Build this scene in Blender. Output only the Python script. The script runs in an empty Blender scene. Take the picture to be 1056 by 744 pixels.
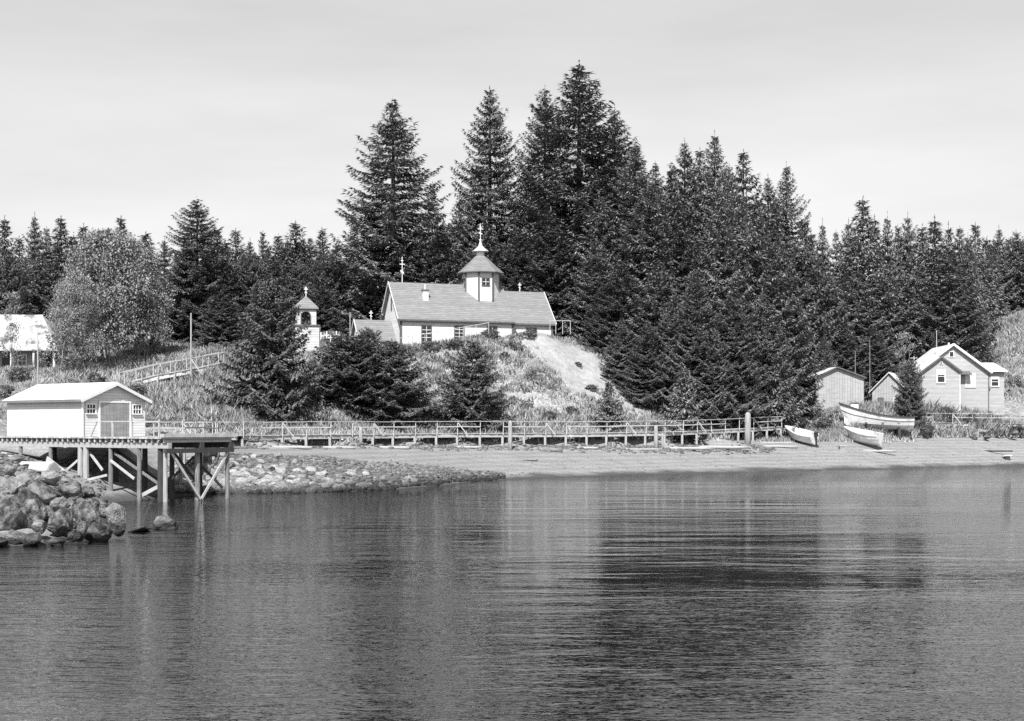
import bpy, math, random
import numpy as np
from mathutils import Vector, Matrix, noise
R = math.radians
# ------------------------------------------------------------------ camera, world, sun, exposure
F, HX, HY, H = 1370.0, 528.0, 440.0, 4.1
sc = bpy.context.scene
col = sc.collection
cam = bpy.data.cameras.new('camera'); camo = bpy.data.objects.new('camera', cam); col.objects.link(camo)
camo.location = (0, 0, H); camo.rotation_euler = (R(90), 0, 0)
cam.sensor_width = 36; cam.lens = 36 * F / 1056; cam.shift_y = (HY - 372) / 1056
cam.clip_start = 0.5; cam.clip_end = 9000
sc.camera = camo
SUN_AZ = (-0.17, -0.985); SUN_EL = R(50)
w = bpy.data.worlds.new('World'); sc.world = w; w.use_nodes = True
nt = w.node_tree; N = nt.nodes; L = nt.links
for n in list(N): N.remove(n)
out = N.new('ShaderNodeOutputWorld'); bg = N.new('ShaderNodeBackground')
sky = N.new('ShaderNodeTexSky'); sky.sky_type = 'NISHITA'; sky.sun_disc = False
sky.sun_elevation = SUN_EL; sky.sun_rotation = math.atan2(SUN_AZ[0], SUN_AZ[1])
sky.dust_density = 1.2; sky.air_density = 1.0
# blue-sensitive film: the grey of the sky is taken mostly from its blue
sep = N.new('ShaderNodeSeparateColor'); L.new(sky.outputs[0], sep.inputs[0])
b1 = N.new('ShaderNodeMath'); b1.operation = 'MULTIPLY'; L.new(sep.outputs[2], b1.inputs[0]); b1.inputs[1].default_value = 0.6
bw = N.new('ShaderNodeMath'); bw.operation = 'MULTIPLY_ADD'; L.new(sep.outputs[1], bw.inputs[0]); bw.inputs[1].default_value = 0.4; L.new(b1.outputs[0], bw.inputs[2])
tc = N.new('ShaderNodeTexCoord'); mp = N.new('ShaderNodeMapping'); mp.inputs['Scale'].default_value = (1.2, 1.2, 7.0)
mp.inputs['Rotation'].default_value = (0, R(9), 0)
L.new(tc.outputs['Generated'], mp.inputs[0])
nz = N.new('ShaderNodeTexNoise'); nz.inputs['Scale'].default_value = 1.7; nz.inputs['Detail'].default_value = 6; nz.inputs['Roughness'].default_value = 0.55
L.new(mp.outputs[0], nz.inputs['Vector'])
cr = N.new('ShaderNodeMapRange'); cr.inputs[1].default_value = 0.35; cr.inputs[2].default_value = 0.75; cr.inputs[3].default_value = 0.88; cr.inputs[4].default_value = 1.15
L.new(nz.outputs[0], cr.inputs[0])
# thin high overcast lifts the lower sky
mx = N.new('ShaderNodeMath'); mx.operation = 'MULTIPLY'; L.new(bw.outputs[0], mx.inputs[0]); L.new(cr.outputs[0], mx.inputs[1])
pw = N.new('ShaderNodeMath'); pw.operation = 'POWER'; L.new(mx.outputs[0], pw.inputs[0]); pw.inputs[1].default_value = 0.72
# sky dimmed towards the unseen zenith, added to deepen the shadows
sxyz = N.new('ShaderNodeSeparateXYZ'); L.new(tc.outputs['Generated'], sxyz.inputs[0])
zen = N.new('ShaderNodeMapRange'); zen.interpolation_type = 'SMOOTHSTEP'
for i_, v_ in zip((1,2,3,4), (.40,.85,1.0,.30)): zen.inputs[i_].default_value = v_
L.new(sxyz.outputs[2], zen.inputs[0])
pz = N.new('ShaderNodeMath'); pz.operation = 'MULTIPLY'; L.new(pw.outputs[0], pz.inputs[0]); L.new(zen.outputs[0], pz.inputs[1])
L.new(pz.outputs[0], bg.inputs[0]); bg.inputs[1].default_value = 0.188
L.new(bg.outputs[0], out.inputs[0])
sl = bpy.data.lights.new('sun', 'SUN'); sl.energy = 4.9; sl.angle = R(0.5); sl.color = (1, 1, 1)
so = bpy.data.objects.new('sun', sl); col.objects.link(so)
ce = math.cos(SUN_EL); k = math.hypot(*SUN_AZ)
SD = Vector((SUN_AZ[0] / k * ce, SUN_AZ[1] / k * ce, math.sin(SUN_EL)))
so.rotation_euler = SD.to_track_quat('Z', 'Y').to_euler(); so.location = SD * 100
sc.view_settings.view_transform = 'Standard'; sc.view_settings.look = 'None'
sc.view_settings.exposure = 0.5; sc.view_settings.gamma = 1.0
sc.cycles.max_bounces = 5; sc.cycles.diffuse_bounces = 1; sc.cycles.glossy_bounces = 3
sc.cycles.use_denoising = False
rnd = random.Random(7)

# ------------------------------------------------------------------ helpers
def PX(px, d): return (px - HX) * d / F
def PZ(py, d): return H - (py - HY) * d / F

def tag(o, label=None, cat=None, group=None, kind=None):
    if label: o['label'] = label
    if cat: o['category'] = cat
    if group: o['group'] = group
    if kind: o['kind'] = kind
    return o
def thing(name, loc, rz, label, cat, group=None):
    o = bpy.data.objects.new(name, None); col.objects.link(o); o.empty_display_size = 0.3
    o.location = loc; o.rotation_euler = (0, 0, rz)
    return tag(o, label, cat, group)

class MB:
    def __init__(s): s.v = []; s.f = []
    def add(s, vs, fs):
        b = len(s.v); s.v += [tuple(v) for v in vs]; s.f += [tuple(b + i for i in f) for f in fs]; return s
    def box(s, x0, x1, y0, y1, z0, z1, M=None):
        vs = [Vector(p) for p in ((x0,y0,z0),(x1,y0,z0),(x1,y1,z0),(x0,y1,z0),(x0,y0,z1),(x1,y0,z1),(x1,y1,z1),(x0,y1,z1))]
        if M: vs = [M @ v for v in vs]
        return s.add(vs, [(0,3,2,1),(4,5,6,7),(0,1,5,4),(1,2,6,5),(2,3,7,6),(3,0,4,7)])
    def bar(s, a, b, w, h, up=(0,0,1)):
        a = Vector(a); b = Vector(b); d = (b - a); l = d.length
        if l < 1e-6: return s
        d.normalize(); u = Vector(up)
        if abs(d.dot(u)) > .99: u = Vector((1,0,0))
        x = d.cross(u).normalized(); u = x.cross(d).normalized()
        vs = []
        for p in (a, b):
            for i, j in ((-1,-1),(1,-1),(1,1),(-1,1)): vs.append(p + x*i*w/2 + u*j*h/2)
        return s.add(vs, [(0,1,2,3),(7,6,5,4),(0,4,5,1),(1,5,6,2),(2,6,7,3),(3,7,4,0)])
    def tube(s, pts, rs, n=8, cap=True):
        pts = [Vector(p) for p in pts]; b = len(s.v)
        for i, p in enumerate(pts):
            d = (pts[min(i+1, len(pts)-1)] - pts[max(i-1, 0)]).normalized()
            u = Vector((0,0,1)) if abs(d.z) < .9 else Vector((1,0,0))
            x = d.cross(u).normalized(); y = d.cross(x).normalized()
            r = rs[i] if isinstance(rs, (list, tuple)) else rs
            for k in range(n):
                a = 2*math.pi*k/n; s.v.append(tuple(p + x*math.cos(a)*r + y*math.sin(a)*r))
        for i in range(len(pts)-1):
            for k in range(n):
                k2 = (k+1) % n; s.f.append((b+i*n+k, b+i*n+k2, b+(i+1)*n+k2, b+(i+1)*n+k))
        if cap:
            s.f.append(tuple(b+k for k in range(n))[::-1]); s.f.append(tuple(b+(len(pts)-1)*n+k for k in range(n)))
        return s
    def prism(s, poly, a, b, axis='x'):
        # poly: list of 2D points, extruded along axis from a to b
        n = len(poly)
        def m(p, t):
            return (t, p[0], p[1]) if axis == 'x' else ((p[0], t, p[1]) if axis == 'y' else (p[0], p[1], t))
        vs = [m(p, a) for p in poly] + [m(p, b) for p in poly]
        fs = [tuple(range(n))[::-1], tuple(range(n, 2*n))] + [(i, (i+1) % n, n+(i+1) % n, n+i) for i in range(n)]
        return s.add(vs, fs)
    def build(s, name, mat, parent=None, smooth=False, fix=True, **kw):
        me = bpy.data.meshes.new(name); me.from_pydata(s.v, [], s.f); me.materials.append(mat)
        if fix:
            import bmesh
            bm = bmesh.new(); bm.from_mesh(me); bmesh.ops.recalc_face_normals(bm, faces=bm.faces); bm.to_mesh(me); bm.free()
        if smooth: me.polygons.foreach_set('use_smooth', [True]*len(me.polygons))
        me.update()
        o = bpy.data.objects.new(name, me); col.objects.link(o)
        if parent: o.parent = parent
        if kw: tag(o, **kw)
        return o
def np_mesh(name, V, Fq, mat, smooth=False):
    me = bpy.data.meshes.new(name); V = np.asarray(V, np.float32); Fq = np.asarray(Fq, np.int32)
    me.vertices.add(len(V)); me.vertices.foreach_set('co', V.ravel())
    k = Fq.shape[1]; me.loops.add(Fq.size); me.loops.foreach_set('vertex_index', Fq.ravel())
    me.polygons.add(len(Fq)); me.polygons.foreach_set('loop_start', np.arange(0, Fq.size, k, dtype=np.int32))
    me.polygons.foreach_set('loop_total', np.full(len(Fq), k, np.int32))
    if smooth: me.polygons.foreach_set('use_smooth', np.ones(len(Fq), bool))
    me.materials.append(mat); me.update(calc_edges=True); return me
def copy_tree(o, parent=None):
    c = o.copy(); col.objects.link(c)
    if parent: c.parent = parent
    for ch in list(o.children): copy_tree(ch, c)
    return c

# ------------------------------------------------------------------ materials (all neutral grey: a black and white photograph)
def mat(name, lo, hi=None, scale=3.0, rough=0.85, stretch=(1,1,1), detail=5, bump=0.0, bscale=None, island=0.0, contrast=(0.3,0.7), coord='Object', spec=0.25, wet=False, orand=0.0):
    m = bpy.data.materials.new(name); m.use_nodes = True; t = m.node_tree; n = t.nodes; l = t.links
    b = n['Principled BSDF']; b.inputs['Roughness'].default_value = rough
    b.inputs['Specular IOR Level'].default_value = spec
    hi = lo if hi is None else hi
    tc = n.new('ShaderNodeTexCoord'); mp = n.new('ShaderNodeMapping'); mp.inputs['Scale'].default_value = stretch
    l.new(tc.outputs[coord], mp.inputs[0])
    nz = n.new('ShaderNodeTexNoise'); nz.inputs['Scale'].default_value = scale; nz.inputs['Detail'].default_value = detail; nz.inputs['Roughness'].default_value = 0.6
    l.new(mp.outputs[0], nz.inputs['Vector'])
    mr = n.new('ShaderNodeMapRange'); mr.inputs[1].default_value = contrast[0]; mr.inputs[2].default_value = contrast[1]
    mr.inputs[3].default_value = lo; mr.inputs[4].default_value = hi; l.new(nz.outputs[0], mr.inputs[0])
    val = mr.outputs[0]
    if island:
        g = n.new('ShaderNodeNewGeometry'); mm = n.new('ShaderNodeMapRange'); mm.inputs[3].default_value = 1-island; mm.inputs[4].default_value = 1+island
        l.new(g.outputs['Random Per Island'], mm.inputs[0])
        mu = n.new('ShaderNodeMath'); mu.operation = 'MULTIPLY'; l.new(val, mu.inputs[0]); l.new(mm.outputs[0], mu.inputs[1]); val = mu.outputs[0]
    l.new(val, b.inputs['Base Color'])
    if bump:
        n2 = n.new('ShaderNodeTexNoise'); n2.inputs['Scale'].default_value = bscale or scale*2; n2.inputs['Detail'].default_value = 5
        l.new(mp.outputs[0], n2.inputs['Vector'])
        bp = n.new('ShaderNodeBump'); bp.inputs['Strength'].default_value = 1.0; bp.inputs['Distance'].default_value = bump
        l.new(n2.outputs[0], bp.inputs['Height']); l.new(bp.outputs[0], b.inputs['Normal'])
    if wet or orand:
        src = b.inputs['Base Color'].links[0].from_socket
        g2 = n.new('ShaderNodeNewGeometry'); sp = n.new('ShaderNodeSeparateXYZ'); l.new(g2.outputs['Position'], sp.inputs[0])
        zr = n.new('ShaderNodeMapRange'); zr.inputs[1].default_value = .15; zr.inputs[2].default_value = .75; zr.inputs[3].default_value = .22; zr.inputs[4].default_value = 1
        ad = n.new('ShaderNodeMath'); ad.operation = 'MULTIPLY_ADD'; l.new(nz.outputs[0], ad.inputs[0]); ad.inputs[1].default_value = .6; l.new(sp.outputs[2], ad.inputs[2])
        sb = n.new('ShaderNodeMath'); sb.operation = 'SUBTRACT'; l.new(ad.outputs[0], sb.inputs[0]); sb.inputs[1].default_value = .3; l.new(sb.outputs[0], zr.inputs[0])
        oi = n.new('ShaderNodeObjectInfo'); orr = n.new('ShaderNodeMapRange'); orr.inputs[3].default_value = 1-orand; orr.inputs[4].default_value = 1+orand; l.new(oi.outputs['Random'], orr.inputs[0])
        m1 = n.new('ShaderNodeMath'); m1.operation = 'MULTIPLY'; l.new(src, m1.inputs[0]); l.new(zr.outputs[0], m1.inputs[1])
        m2 = n.new('ShaderNodeMath'); m2.operation = 'MULTIPLY'; l.new(m1.outputs[0], m2.inputs[0]); l.new(orr.outputs[0], m2.inputs[1])
        l.new(m2.outputs[0], b.inputs['Base Color'])
    return m
def clap(name, lo, hi, pitch, axis='Z', rough=0.8, depth=0.03):
    """painted boards: lines between the boards every `pitch` metres along an axis"""
    m = mat(name, lo, hi, scale=1.3, rough=rough, stretch=(1,1,4))
    t = m.node_tree; n = t.nodes; l = t.links; b = n['Principled BSDF']
    tc = n.new('ShaderNodeTexCoord'); sp = n.new('ShaderNodeSeparateXYZ'); l.new(tc.outputs['Object'], sp.inputs[0])
    src = sp.outputs[axis]
    if axis == 'XY':
        pass
    mu = n.new('ShaderNodeMath'); mu.operation = 'DIVIDE'; l.new(src, mu.inputs[0]); mu.inputs[1].default_value = pitch
    fr = n.new('ShaderNodeMath'); fr.operation = 'FRACT'; l.new(mu.outputs[0], fr.inputs[0])
    bp = n.new('ShaderNodeBump'); bp.inputs['Distance'].default_value = depth; bp.inputs['Strength'].default_value = 1
    bp.invert = True
    l.new(fr.outputs[0], bp.inputs['Height']); l.new(bp.outputs[0], b.inputs['Normal'])
    gt = n.new('ShaderNodeMath'); gt.operation = 'GREATER_THAN'; l.new(fr.outputs[0], gt.inputs[0]); gt.inputs[1].default_value = 0.9
    fl = n.new('ShaderNodeMath'); fl.operation = 'FLOOR'; l.new(mu.outputs[0], fl.inputs[0])
    wn = n.new('ShaderNodeTexWhiteNoise'); wn.noise_dimensions = '1D'; l.new(fl.outputs[0], wn.inputs['W'])
    mr = n.new('ShaderNodeMapRange'); mr.inputs[3].default_value = 0.9; mr.inputs[4].default_value = 1.04; l.new(wn.outputs[0], mr.inputs[0])
    old = b.inputs['Base Color'].links[0].from_socket
    a = n.new('ShaderNodeMath'); a.operation = 'MULTIPLY'; l.new(old, a.inputs[0]); l.new(mr.outputs[0], a.inputs[1])
    s = n.new('ShaderNodeMath'); s.operation = 'MULTIPLY_ADD'; l.new(gt.outputs[0], s.inputs[0]); s.inputs[1].default_value = -0.35; s.inputs[2].default_value = 1
    a2 = n.new('ShaderNodeMath'); a2.operation = 'MULTIPLY'; l.new(a.outputs[0], a2.inputs[0]); l.new(s.outputs[0], a2.inputs[1])
    l.new(a2.outputs[0], b.inputs['Base Color'])
    return m
M = {}
M['white'] = mat('white_paint', .76, .84, 2, .6)
M['white_board'] = clap('white_clapboard', .60, .70, .16)
M['church_board'] = clap('church_clapboard', .62, .72, .14)
M['grey_board'] = clap('grey_clapboard', .36, .44, .15)
M['trim_dark'] = mat('dark_trim', .10, .15, 3)
M['trim_light'] = mat('light_trim', .72, .8, 3)
M['glass'] = mat('window_glass', .015, .03, 1, .08, spec=.6)
M['shingle'] = clap('roof_shingle', .19, .28, .22, 'Z', .9)
M['old_roof'] = mat('patchy_roof', .16, .66, .9, .9, contrast=(.38,.56))
M['metal_roof'] = mat('pale_metal_roof', .62, .76, 1.5, .45, stretch=(.6,4,1))
M['door'] = clap('weathered_boards', .26, .40, .24, 'Y')
M['plank'] = mat('weathered_plank', .34, .55, 2, .9, stretch=(1,1,1), island=.22)
M['rail'] = mat('weathered_rail', .36, .52, 2, .9, island=.1)
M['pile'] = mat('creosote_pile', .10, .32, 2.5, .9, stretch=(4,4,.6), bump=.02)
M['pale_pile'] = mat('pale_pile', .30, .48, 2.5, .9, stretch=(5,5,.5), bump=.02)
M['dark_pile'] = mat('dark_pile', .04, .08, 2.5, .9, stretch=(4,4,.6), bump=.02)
M['brace'] = mat('bleached_brace', .40, .55, 2.5, .9)
M['barn'] = clap('barn_boards', .34, .50, .3, 'X')
M['rock'] = mat('boulder_rock', .035, .21, 1.6, .9, bump=.16, bscale=4, detail=9, contrast=(.38,.62), wet=True, orand=.35)
M['rock_pale'] = mat('pale_rock', .12, .38, 1.6, .9, wet=True, orand=.2, bump=.14, bscale=5, detail=9)
M['cobble'] = mat('cobble_stone', .11, .31, 3, .9, island=.35, bump=.03, wet=True, orand=.35)
M['bark'] = mat('bark', .03, .08, 4, .95, stretch=(3,3,.6), bump=.03)
M['palebark'] = mat('alder_bark', .22, .4, 4, .95, stretch=(3,3,.6))
M['spruce'] = mat('spruce_needles', .09, .27, .35, .75, island=.5, spec=.3, orand=.28)
M['spruce_young'] = mat('young_spruce_needles', .05, .19, .9, .75, island=.45, spec=.3)
M['spruce2'] = mat('spruce_needles_far', .12, .28, .35, .75, island=.5, spec=.3, orand=.28)
M['spruce3'] = mat('spruce_needles_dark', .07, .21, .35, .75, island=.5, spec=.3, orand=.28)
M['alder'] = mat('alder_leaves', .17, .34, .5, .7, island=.45)
M['shrub'] = mat('shrub_leaves', .08, .19, .8, .7, island=.5)
M['grass'] = mat('grass_blades', .22, .44, .12, .85, island=.4, coord='Object')
M['boat'] = mat('white_hull_paint', .42, .74, 1.8, .6, contrast=(.32,.5))
M['tower_board'] = clap('tower_clapboard', .46, .58, .16)
M['post_wood'] = mat('post_wood', .22, .46, 2.5, .9, stretch=(5,5,.5), bump=.02)
M['gunwale'] = mat('dark_gunwale', .04, .07, 2, .6)
M['boat_in'] = mat('boat_inside', .38, .5, 2, .7)
M['motor'] = mat('motor_cowl', .03, .06, 2, .4)
M['concrete'] = mat('concrete', .5, .62, 2, .9)

# ------------------------------------------------------------------ terrain function: cross-shore profiles by bearing
PROF = [
 (-300,[(30,-3),(40,-1),(45,.2),(52,2),(62,2.6),(80,3.2),(95,4),(105,5.5),(118,8.5),(135,10),(170,12),(250,15)]),
 (0,   [(38,-3),(43,-1),(45.5,0),(49,1.0),(56,2.0),(60,2.35),(68,2.4),(80,2.6),(88,2.7),(89.4,3.3),(95,3.6),(105,4.6),(115,7.4),(122,8.9),(140,10),(160,13),(250,15)]),
 (60,  [(38,-3),(43,-1),(46.5,0),(51,.9),(58,1.5),(66,1.3),(74,1.25),(80,1.8),(85.5,2.0),(86.6,3.3),(92,3.3),(100,3.2),(108,4.4),(118,8),(128,9.6),(145,11.5),(165,14),(250,15)]),
 (92,  [(38,-3),(45,-1),(48,0),(52,.5),(60,.25),(68,.35),(75,.95),(80,1.35),(83.2,1.6),(84.3,3.2),(100,3.3),(108,4.4),(120,7.8),(130,9.8),(145,12.5),(165,14),(250,15)]),
 (122, [(38,-3),(46,-1),(50,-.3),(56,-.5),(66,-.5),(72.5,0),(77,.6),(80.6,1.1),(81.9,3.0),(95,3.1),(104,3.2),(112,5),(122,7.6),(132,10.2),(148,13.2),(165,14.2),(250,15)]),
 (165, [(38,-3),(50,-1.2),(66,-.9),(77,0),(82,.9),(95,2.4),(104,3.0),(112,4.8),(125,8.4),(138,12),(150,13.5),(165,14.5),(250,15)]),
 (240, [(38,-3),(70,-1),(82,0),(86,1.0),(92,2.1),(103,2.6),(107,2.8),(111,4.4),(116,5.4),(128,10),(140,13),(150,14),(165,14.5),(250,15)]),
 (330, [(38,-3),(70,-1),(83,0),(87,.9),(94,1.9),(108,2.45),(112,2.9),(116,4.8),(120,6.6),(127,10.9),(132,11.7),(140,13.4),(150,14.4),(165,14.5),(250,15)]),
 (400, [(38,-3),(75,-1),(87,0),(92,.8),(100,1.6),(113,2.45),(117,2.9),(120,4.6),(130,8.6),(140,12.2),(146,12.8),(165,13.6),(250,15)]),
 (450, [(38,-3),(80,-1),(93,0),(98,.8),(106,1.5),(116,2.45),(120,2.9),(123,4.6),(133,9),(140,12.7),(146,13.4),(165,14),(250,15)]),
 (500, [(38,-3),(88,-1),(101,0),(118,2.4),(122,2.9),(126,4.9),(134,9),(141,13.4),(146,14),(165,14.4),(250,16)]),
 (560, [(38,-3),(92,-1),(106,0),(121,2.4),(124,2.9),(128,4.9),(138,10),(144,13.6),(150,14.2),(170,14.6),(250,16)]),
 (610, [(38,-3),(94,-1),(109,0),(123,2.4),(126,2.9),(130,4.9),(140,9.7),(147,13.0),(152,13.8),(170,14.2),(250,16)]),
 (655, [(38,-3),(98,-1),(113,0),(125,2.3),(129,2.9),(133,4.7),(142,7.8),(153,11.0),(165,13.3),(250,16)]),
 (720, [(38,-3),(100,-1),(117,0),(129,2.2),(134,3.2),(140,4.6),(150,6),(170,10.5),(200,13),(250,15)]),
 (800, [(38,-3),(105,-1),(122,0),(133,2.0),(138,2.8),(144,3.8),(150,5.2),(170,7.5),(220,12),(280,15)]),
 (870, [(38,-3),(110,-1),(128,0),(137,2.4),(141,3.2),(147,5.6),(150,6.4),(160,7),(200,10),(280,14)]),
 (960, [(38,-3),(115,-1),(134,0),(141,2.0),(146,3.0),(149,4.6),(152,6.2),(158,6.5),(200,10.5),(280,15)]),
 (1005,[(38,-3),(120,-1),(137,0),(144,2.0),(148,3.1),(151,4.8),(154,6.1),(160,6.6),(175,8),(195,13.2),(215,14.5),(280,16)]),
 (1030,[(38,-3),(120,-1),(139,0),(146,2.1),(150,3.1),(153,4.9),(157,6.3),(165,7.6),(188,18.5),(197,19.6),(215,18.5),(280,18)]),
 (1060,[(38,-3),(120,-1),(141,0),(148,2.2),(152,3.1),(155,5.0),(160,6.7),(168,8.5),(186,19.8),(195,21),(215,20),(280,19)]),
 (1400,[(38,-3),(120,-1),(150,0),(158,2.2),(164,3.1),(170,5.0),(180,7),(190,9),(215,19),(230,21),(280,20)]),
]
BWD = [(240,103.7),(330,109.5),(400,114),(450,116.7),(500,118.7),(560,121.3),(610,123.5),(655,125.7),(720,130.2)]
for pb_, bd_ in BWD:      # a low cut bank right behind the boardwalk
    for p_ in PROF:
        if p_[0] == pb_:
            keep = [t_ for t_ in p_[1] if not (bd_-5 < t_[0] < bd_+2.2)]
            zb_ = float(np.interp(bd_-1, [t_[0] for t_ in p_[1]], [t_[1] for t_ in p_[1]]))
            keep += [(bd_-1.0, min(zb_,2.42)), (bd_+.1, min(zb_,2.42)+.05), (bd_+.9, 3.45)]
            p_[1][:] = sorted(keep)
_pp = np.array([p[0] for p in PROF], float)
def hermite(xs, ys, x):
    return np.interp(x, xs, ys)
def terrain_np(X, Y):
    Yc = np.maximum(Y, 20.0); B = np.clip(X / Yc * F + HX, -299, 1399)
    Z = np.zeros_like(X); D = Y
    prof = np.stack([hermite([q[0] for q in p[1]], [q[1] for q in p[1]], D) for p in PROF], 0)
    i = np.clip(np.searchsorted(_pp, B, side='right') - 1, 0, len(_pp) - 2)
    t = (B - _pp[i]) / (_pp[i+1] - _pp[i]); t = t*t*(3-2*t)*.5 + t*.5
    idx = np.arange(X.size)
    pr = prof.reshape(len(PROF), -1); ii = i.ravel()
    Z = (pr[ii, idx] * (1-t.ravel()) + pr[ii+1, idx] * t.ravel()).reshape(X.shape)
    Z = np.where(Y > 260, Z + (Y-260)*.012, Z)
    return Z
def nz2(x, y, s, o=0.0): return noise.noise(Vector((x*s, y*s, o)))
def tnoise(x, y, z):
    a = 0.0
    if z > 2.9: k = min(1, (z-2.9)/2.5); a += k*(nz2(x,y,.18)*.8 + nz2(x,y,.5,3)*.35 + nz2(x,y,1.3,5)*.12)
    if -.5 < z < 3.2: a += nz2(x,y,.35,9)*.06 + nz2(x, y, .1, 4)*.10
    return a
def ground(x, y):
    z = float(terrain_np(np.array([x], float), np.array([y], float))[0]); return z + tnoise(x, y, z)

def axis_pts(segs):
    o = [segs[0][0]]
    for a, b, st in segs:
        n = max(1, int(round((b-a)/st))); o += [a + (b-a)*(i+1)/n for i in range(n)]
    return np.array(o)
gx = axis_pts([(-3000,-400,200),(-400,-100,15),(-100,-62,2),(-62,66,.5),(66,110,2),(110,400,15),(400,3000,200)])
gy = axis_pts([(-600,30,60),(30,42,2),(42,60,.5),(60,160,.5),(160,215,1.5),(215,320,6),(320,3600,200)])
GX, GY = np.meshgrid(gx, gy)
GZ = terrain_np(GX, GY)
for j in range(GX.shape[0]):
    for i in range(GX.shape[1]):
        x, y = GX[j, i], GY[j, i]
        if -110 < x < 120 and 40 < y < 220: GZ[j, i] += tnoise(x, y, GZ[j, i])
nj, ni = GX.shape
V = np.stack([GX, GY, GZ], -1).reshape(-1, 3)
a = (np.arange(nj-1)[:, None]*ni + np.arange(ni-1)[None, :]).ravel()
Fq = np.stack([a, a+1, a+ni+1, a+ni], 1)

def terrain_mat():
    m = bpy.data.materials.new('shore_ground'); m.use_nodes = True; t = m.node_tree; n = t.nodes; l = t.links
    b = n['Principled BSDF']; b.inputs['Roughness'].default_value = .95; b.inputs['Specular IOR Level'].default_value = .15
    g = n.new('ShaderNodeNewGeometry'); sp = n.new('ShaderNodeSeparateXYZ'); l.new(g.outputs['Position'], sp.inputs[0])
    def noi(scale, lo, hi, c0=.3, c1=.7, st=(1,1,1), det=6):
        mp = n.new('ShaderNodeMapping'); mp.inputs['Scale'].default_value = st; l.new(g.outputs['Position'], mp.inputs[0])
        x = n.new('ShaderNodeTexNoise'); x.inputs['Scale'].default_value = scale; x.inputs['Detail'].default_value = det; x.inputs['Roughness'].default_value = .65
        l.new(mp.outputs[0], x.inputs['Vector'])
        r = n.new('ShaderNodeMapRange'); r.inputs[1].default_value = c0; r.inputs[2].default_value = c1; r.inputs[3].default_value = lo; r.inputs[4].default_value = hi
        l.new(x.outputs[0], r.inputs[0]); return r.outputs[0]
    def mix(f, a, b_):
        x = n.new('ShaderNodeMix'); x.data_type = 'FLOAT'; l.new(f, x.inputs[0]); l.new(a, x.inputs[2]); l.new(b_, x.inputs[3]); return x.outputs[0]
    def math_(op, a, b_):
        x = n.new('ShaderNodeMath'); x.operation = op
        for i, v in enumerate((a, b_)):
            if isinstance(v, (int, float)): x.inputs[i].default_value = v
            else: l.new(v, x.inputs[i])
        return x.outputs[0]
    def ramp(v, a0, a1):
        r = n.new('ShaderNodeMapRange'); r.interpolation_type = 'SMOOTHSTEP'; r.inputs[1].default_value = a0; r.inputs[2].default_value = a1; l.new(v, r.inputs[0]); return r.outputs[0]
    def attr(nm):
        x = n.new('ShaderNodeAttribute'); x.attribute_name = nm; return x.outputs['Fac']
    # sand and shingle, with drift lines that follow the level of the tide
    sand = noi(1.6, .22, .31, st=(.25, 1, 1))
    fine = noi(7.0, .72, 1.22, .32, .68, det=3)
    sand = math_('MULTIPLY', sand, fine)
    zz = math_('ADD', sp.outputs[2], noi(.25, -.2, .2))
    wv = n.new('ShaderNodeTexWave'); wv.wave_type = 'BANDS'; wv.bands_direction = 'Z'; wv.inputs['Scale'].default_value = 1.1; wv.inputs['Distortion'].default_value = 3.5
    wv.inputs['Detail'].default_value = 3; mpw = n.new('ShaderNodeMapping'); mpw.inputs['Scale'].default_value = (.02,.05,1); l.new(g.outputs['Position'], mpw.inputs[0]); l.new(mpw.outputs[0], wv.inputs['Vector'])
    wl = n.new('ShaderNodeMapRange'); wl.inputs[3].default_value = .9; wl.inputs[4].default_value = 1.07; l.new(wv.outputs['Fac'], wl.inputs[0])
    sand = math_('MULTIPLY', sand, wl.outputs[0])
    wet = ramp(zz, .02, .42)
    wetv = math_('MULTIPLY', sand, .32)
    sand = mix(wet, wetv, sand)
    soil = noi(1.2, .26, .44); soil = math_('MULTIPLY', soil, noi(6, .8, 1.15))
    grass = noi(.5, .17, .38, .36, .64); grass = math_('MULTIPLY', grass, noi(4.0, .55, 1.4, .35, .65))
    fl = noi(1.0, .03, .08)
    base = mix(ramp(math_('ADD', sp.outputs[2], noi(.6, -.5, .5)), 2.7, 3.2), sand, grass)
    sf = math_('GREATER_THAN', math_('ADD', attr('bare'), noi(.9, -.45, .45)), .5)
    base = mix(ramp(math_('ADD', attr('bare'), noi(.9, -.4, .4)), .4, .6), base, soil)
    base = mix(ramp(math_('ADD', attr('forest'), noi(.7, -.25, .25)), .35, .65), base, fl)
    l.new(base, b.inputs['Base Color'])
    nb = n.new('ShaderNodeTexNoise'); nb.inputs['Scale'].default_value = 4.0; nb.inputs['Detail'].default_value = 6; l.new(g.outputs['Position'], nb.inputs['Vector'])
    bp = n.new('ShaderNodeBump'); bp.inputs['Distance'].default_value = .08; l.new(nb.outputs[0], bp.inputs['Height']); l.new(bp.outputs[0], b.inputs['Normal'])
    return m
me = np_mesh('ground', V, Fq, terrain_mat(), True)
PXV = V[:, 0] / np.maximum(V[:, 1], 20) * F + HX
def blob(cx, cy, rx, ry, X, Y): return np.clip(1.6 - 1.6*np.sqrt(((X-cx)/rx)**2 + ((Y-cy)/ry)**2) + 0.0, 0, 1)
X_, Y_ = V[:, 0], V[:, 1]
def bare_at(X, Y):
    b = blob(PX(585,142), 142.0, 6.4, 6.5, X, Y) + blob(PX(600,139), 137.5, 3.6, 4.5, X, Y) + .62*blob(PX(640,137), 136, 6, 3.5, X, Y) \
      + .75*blob(PX(622,139), 139, 5.5, 4.5, X, Y) + .6*blob(PX(545,147), 143.5, 5, 2.0, X, Y) + .55*blob(PX(560,132), 131, 8, 3, X, Y) + .6*blob(PX(700,134), 134.5, 4, 2, X, Y)
    return np.clip(b, 0, 1)
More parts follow.
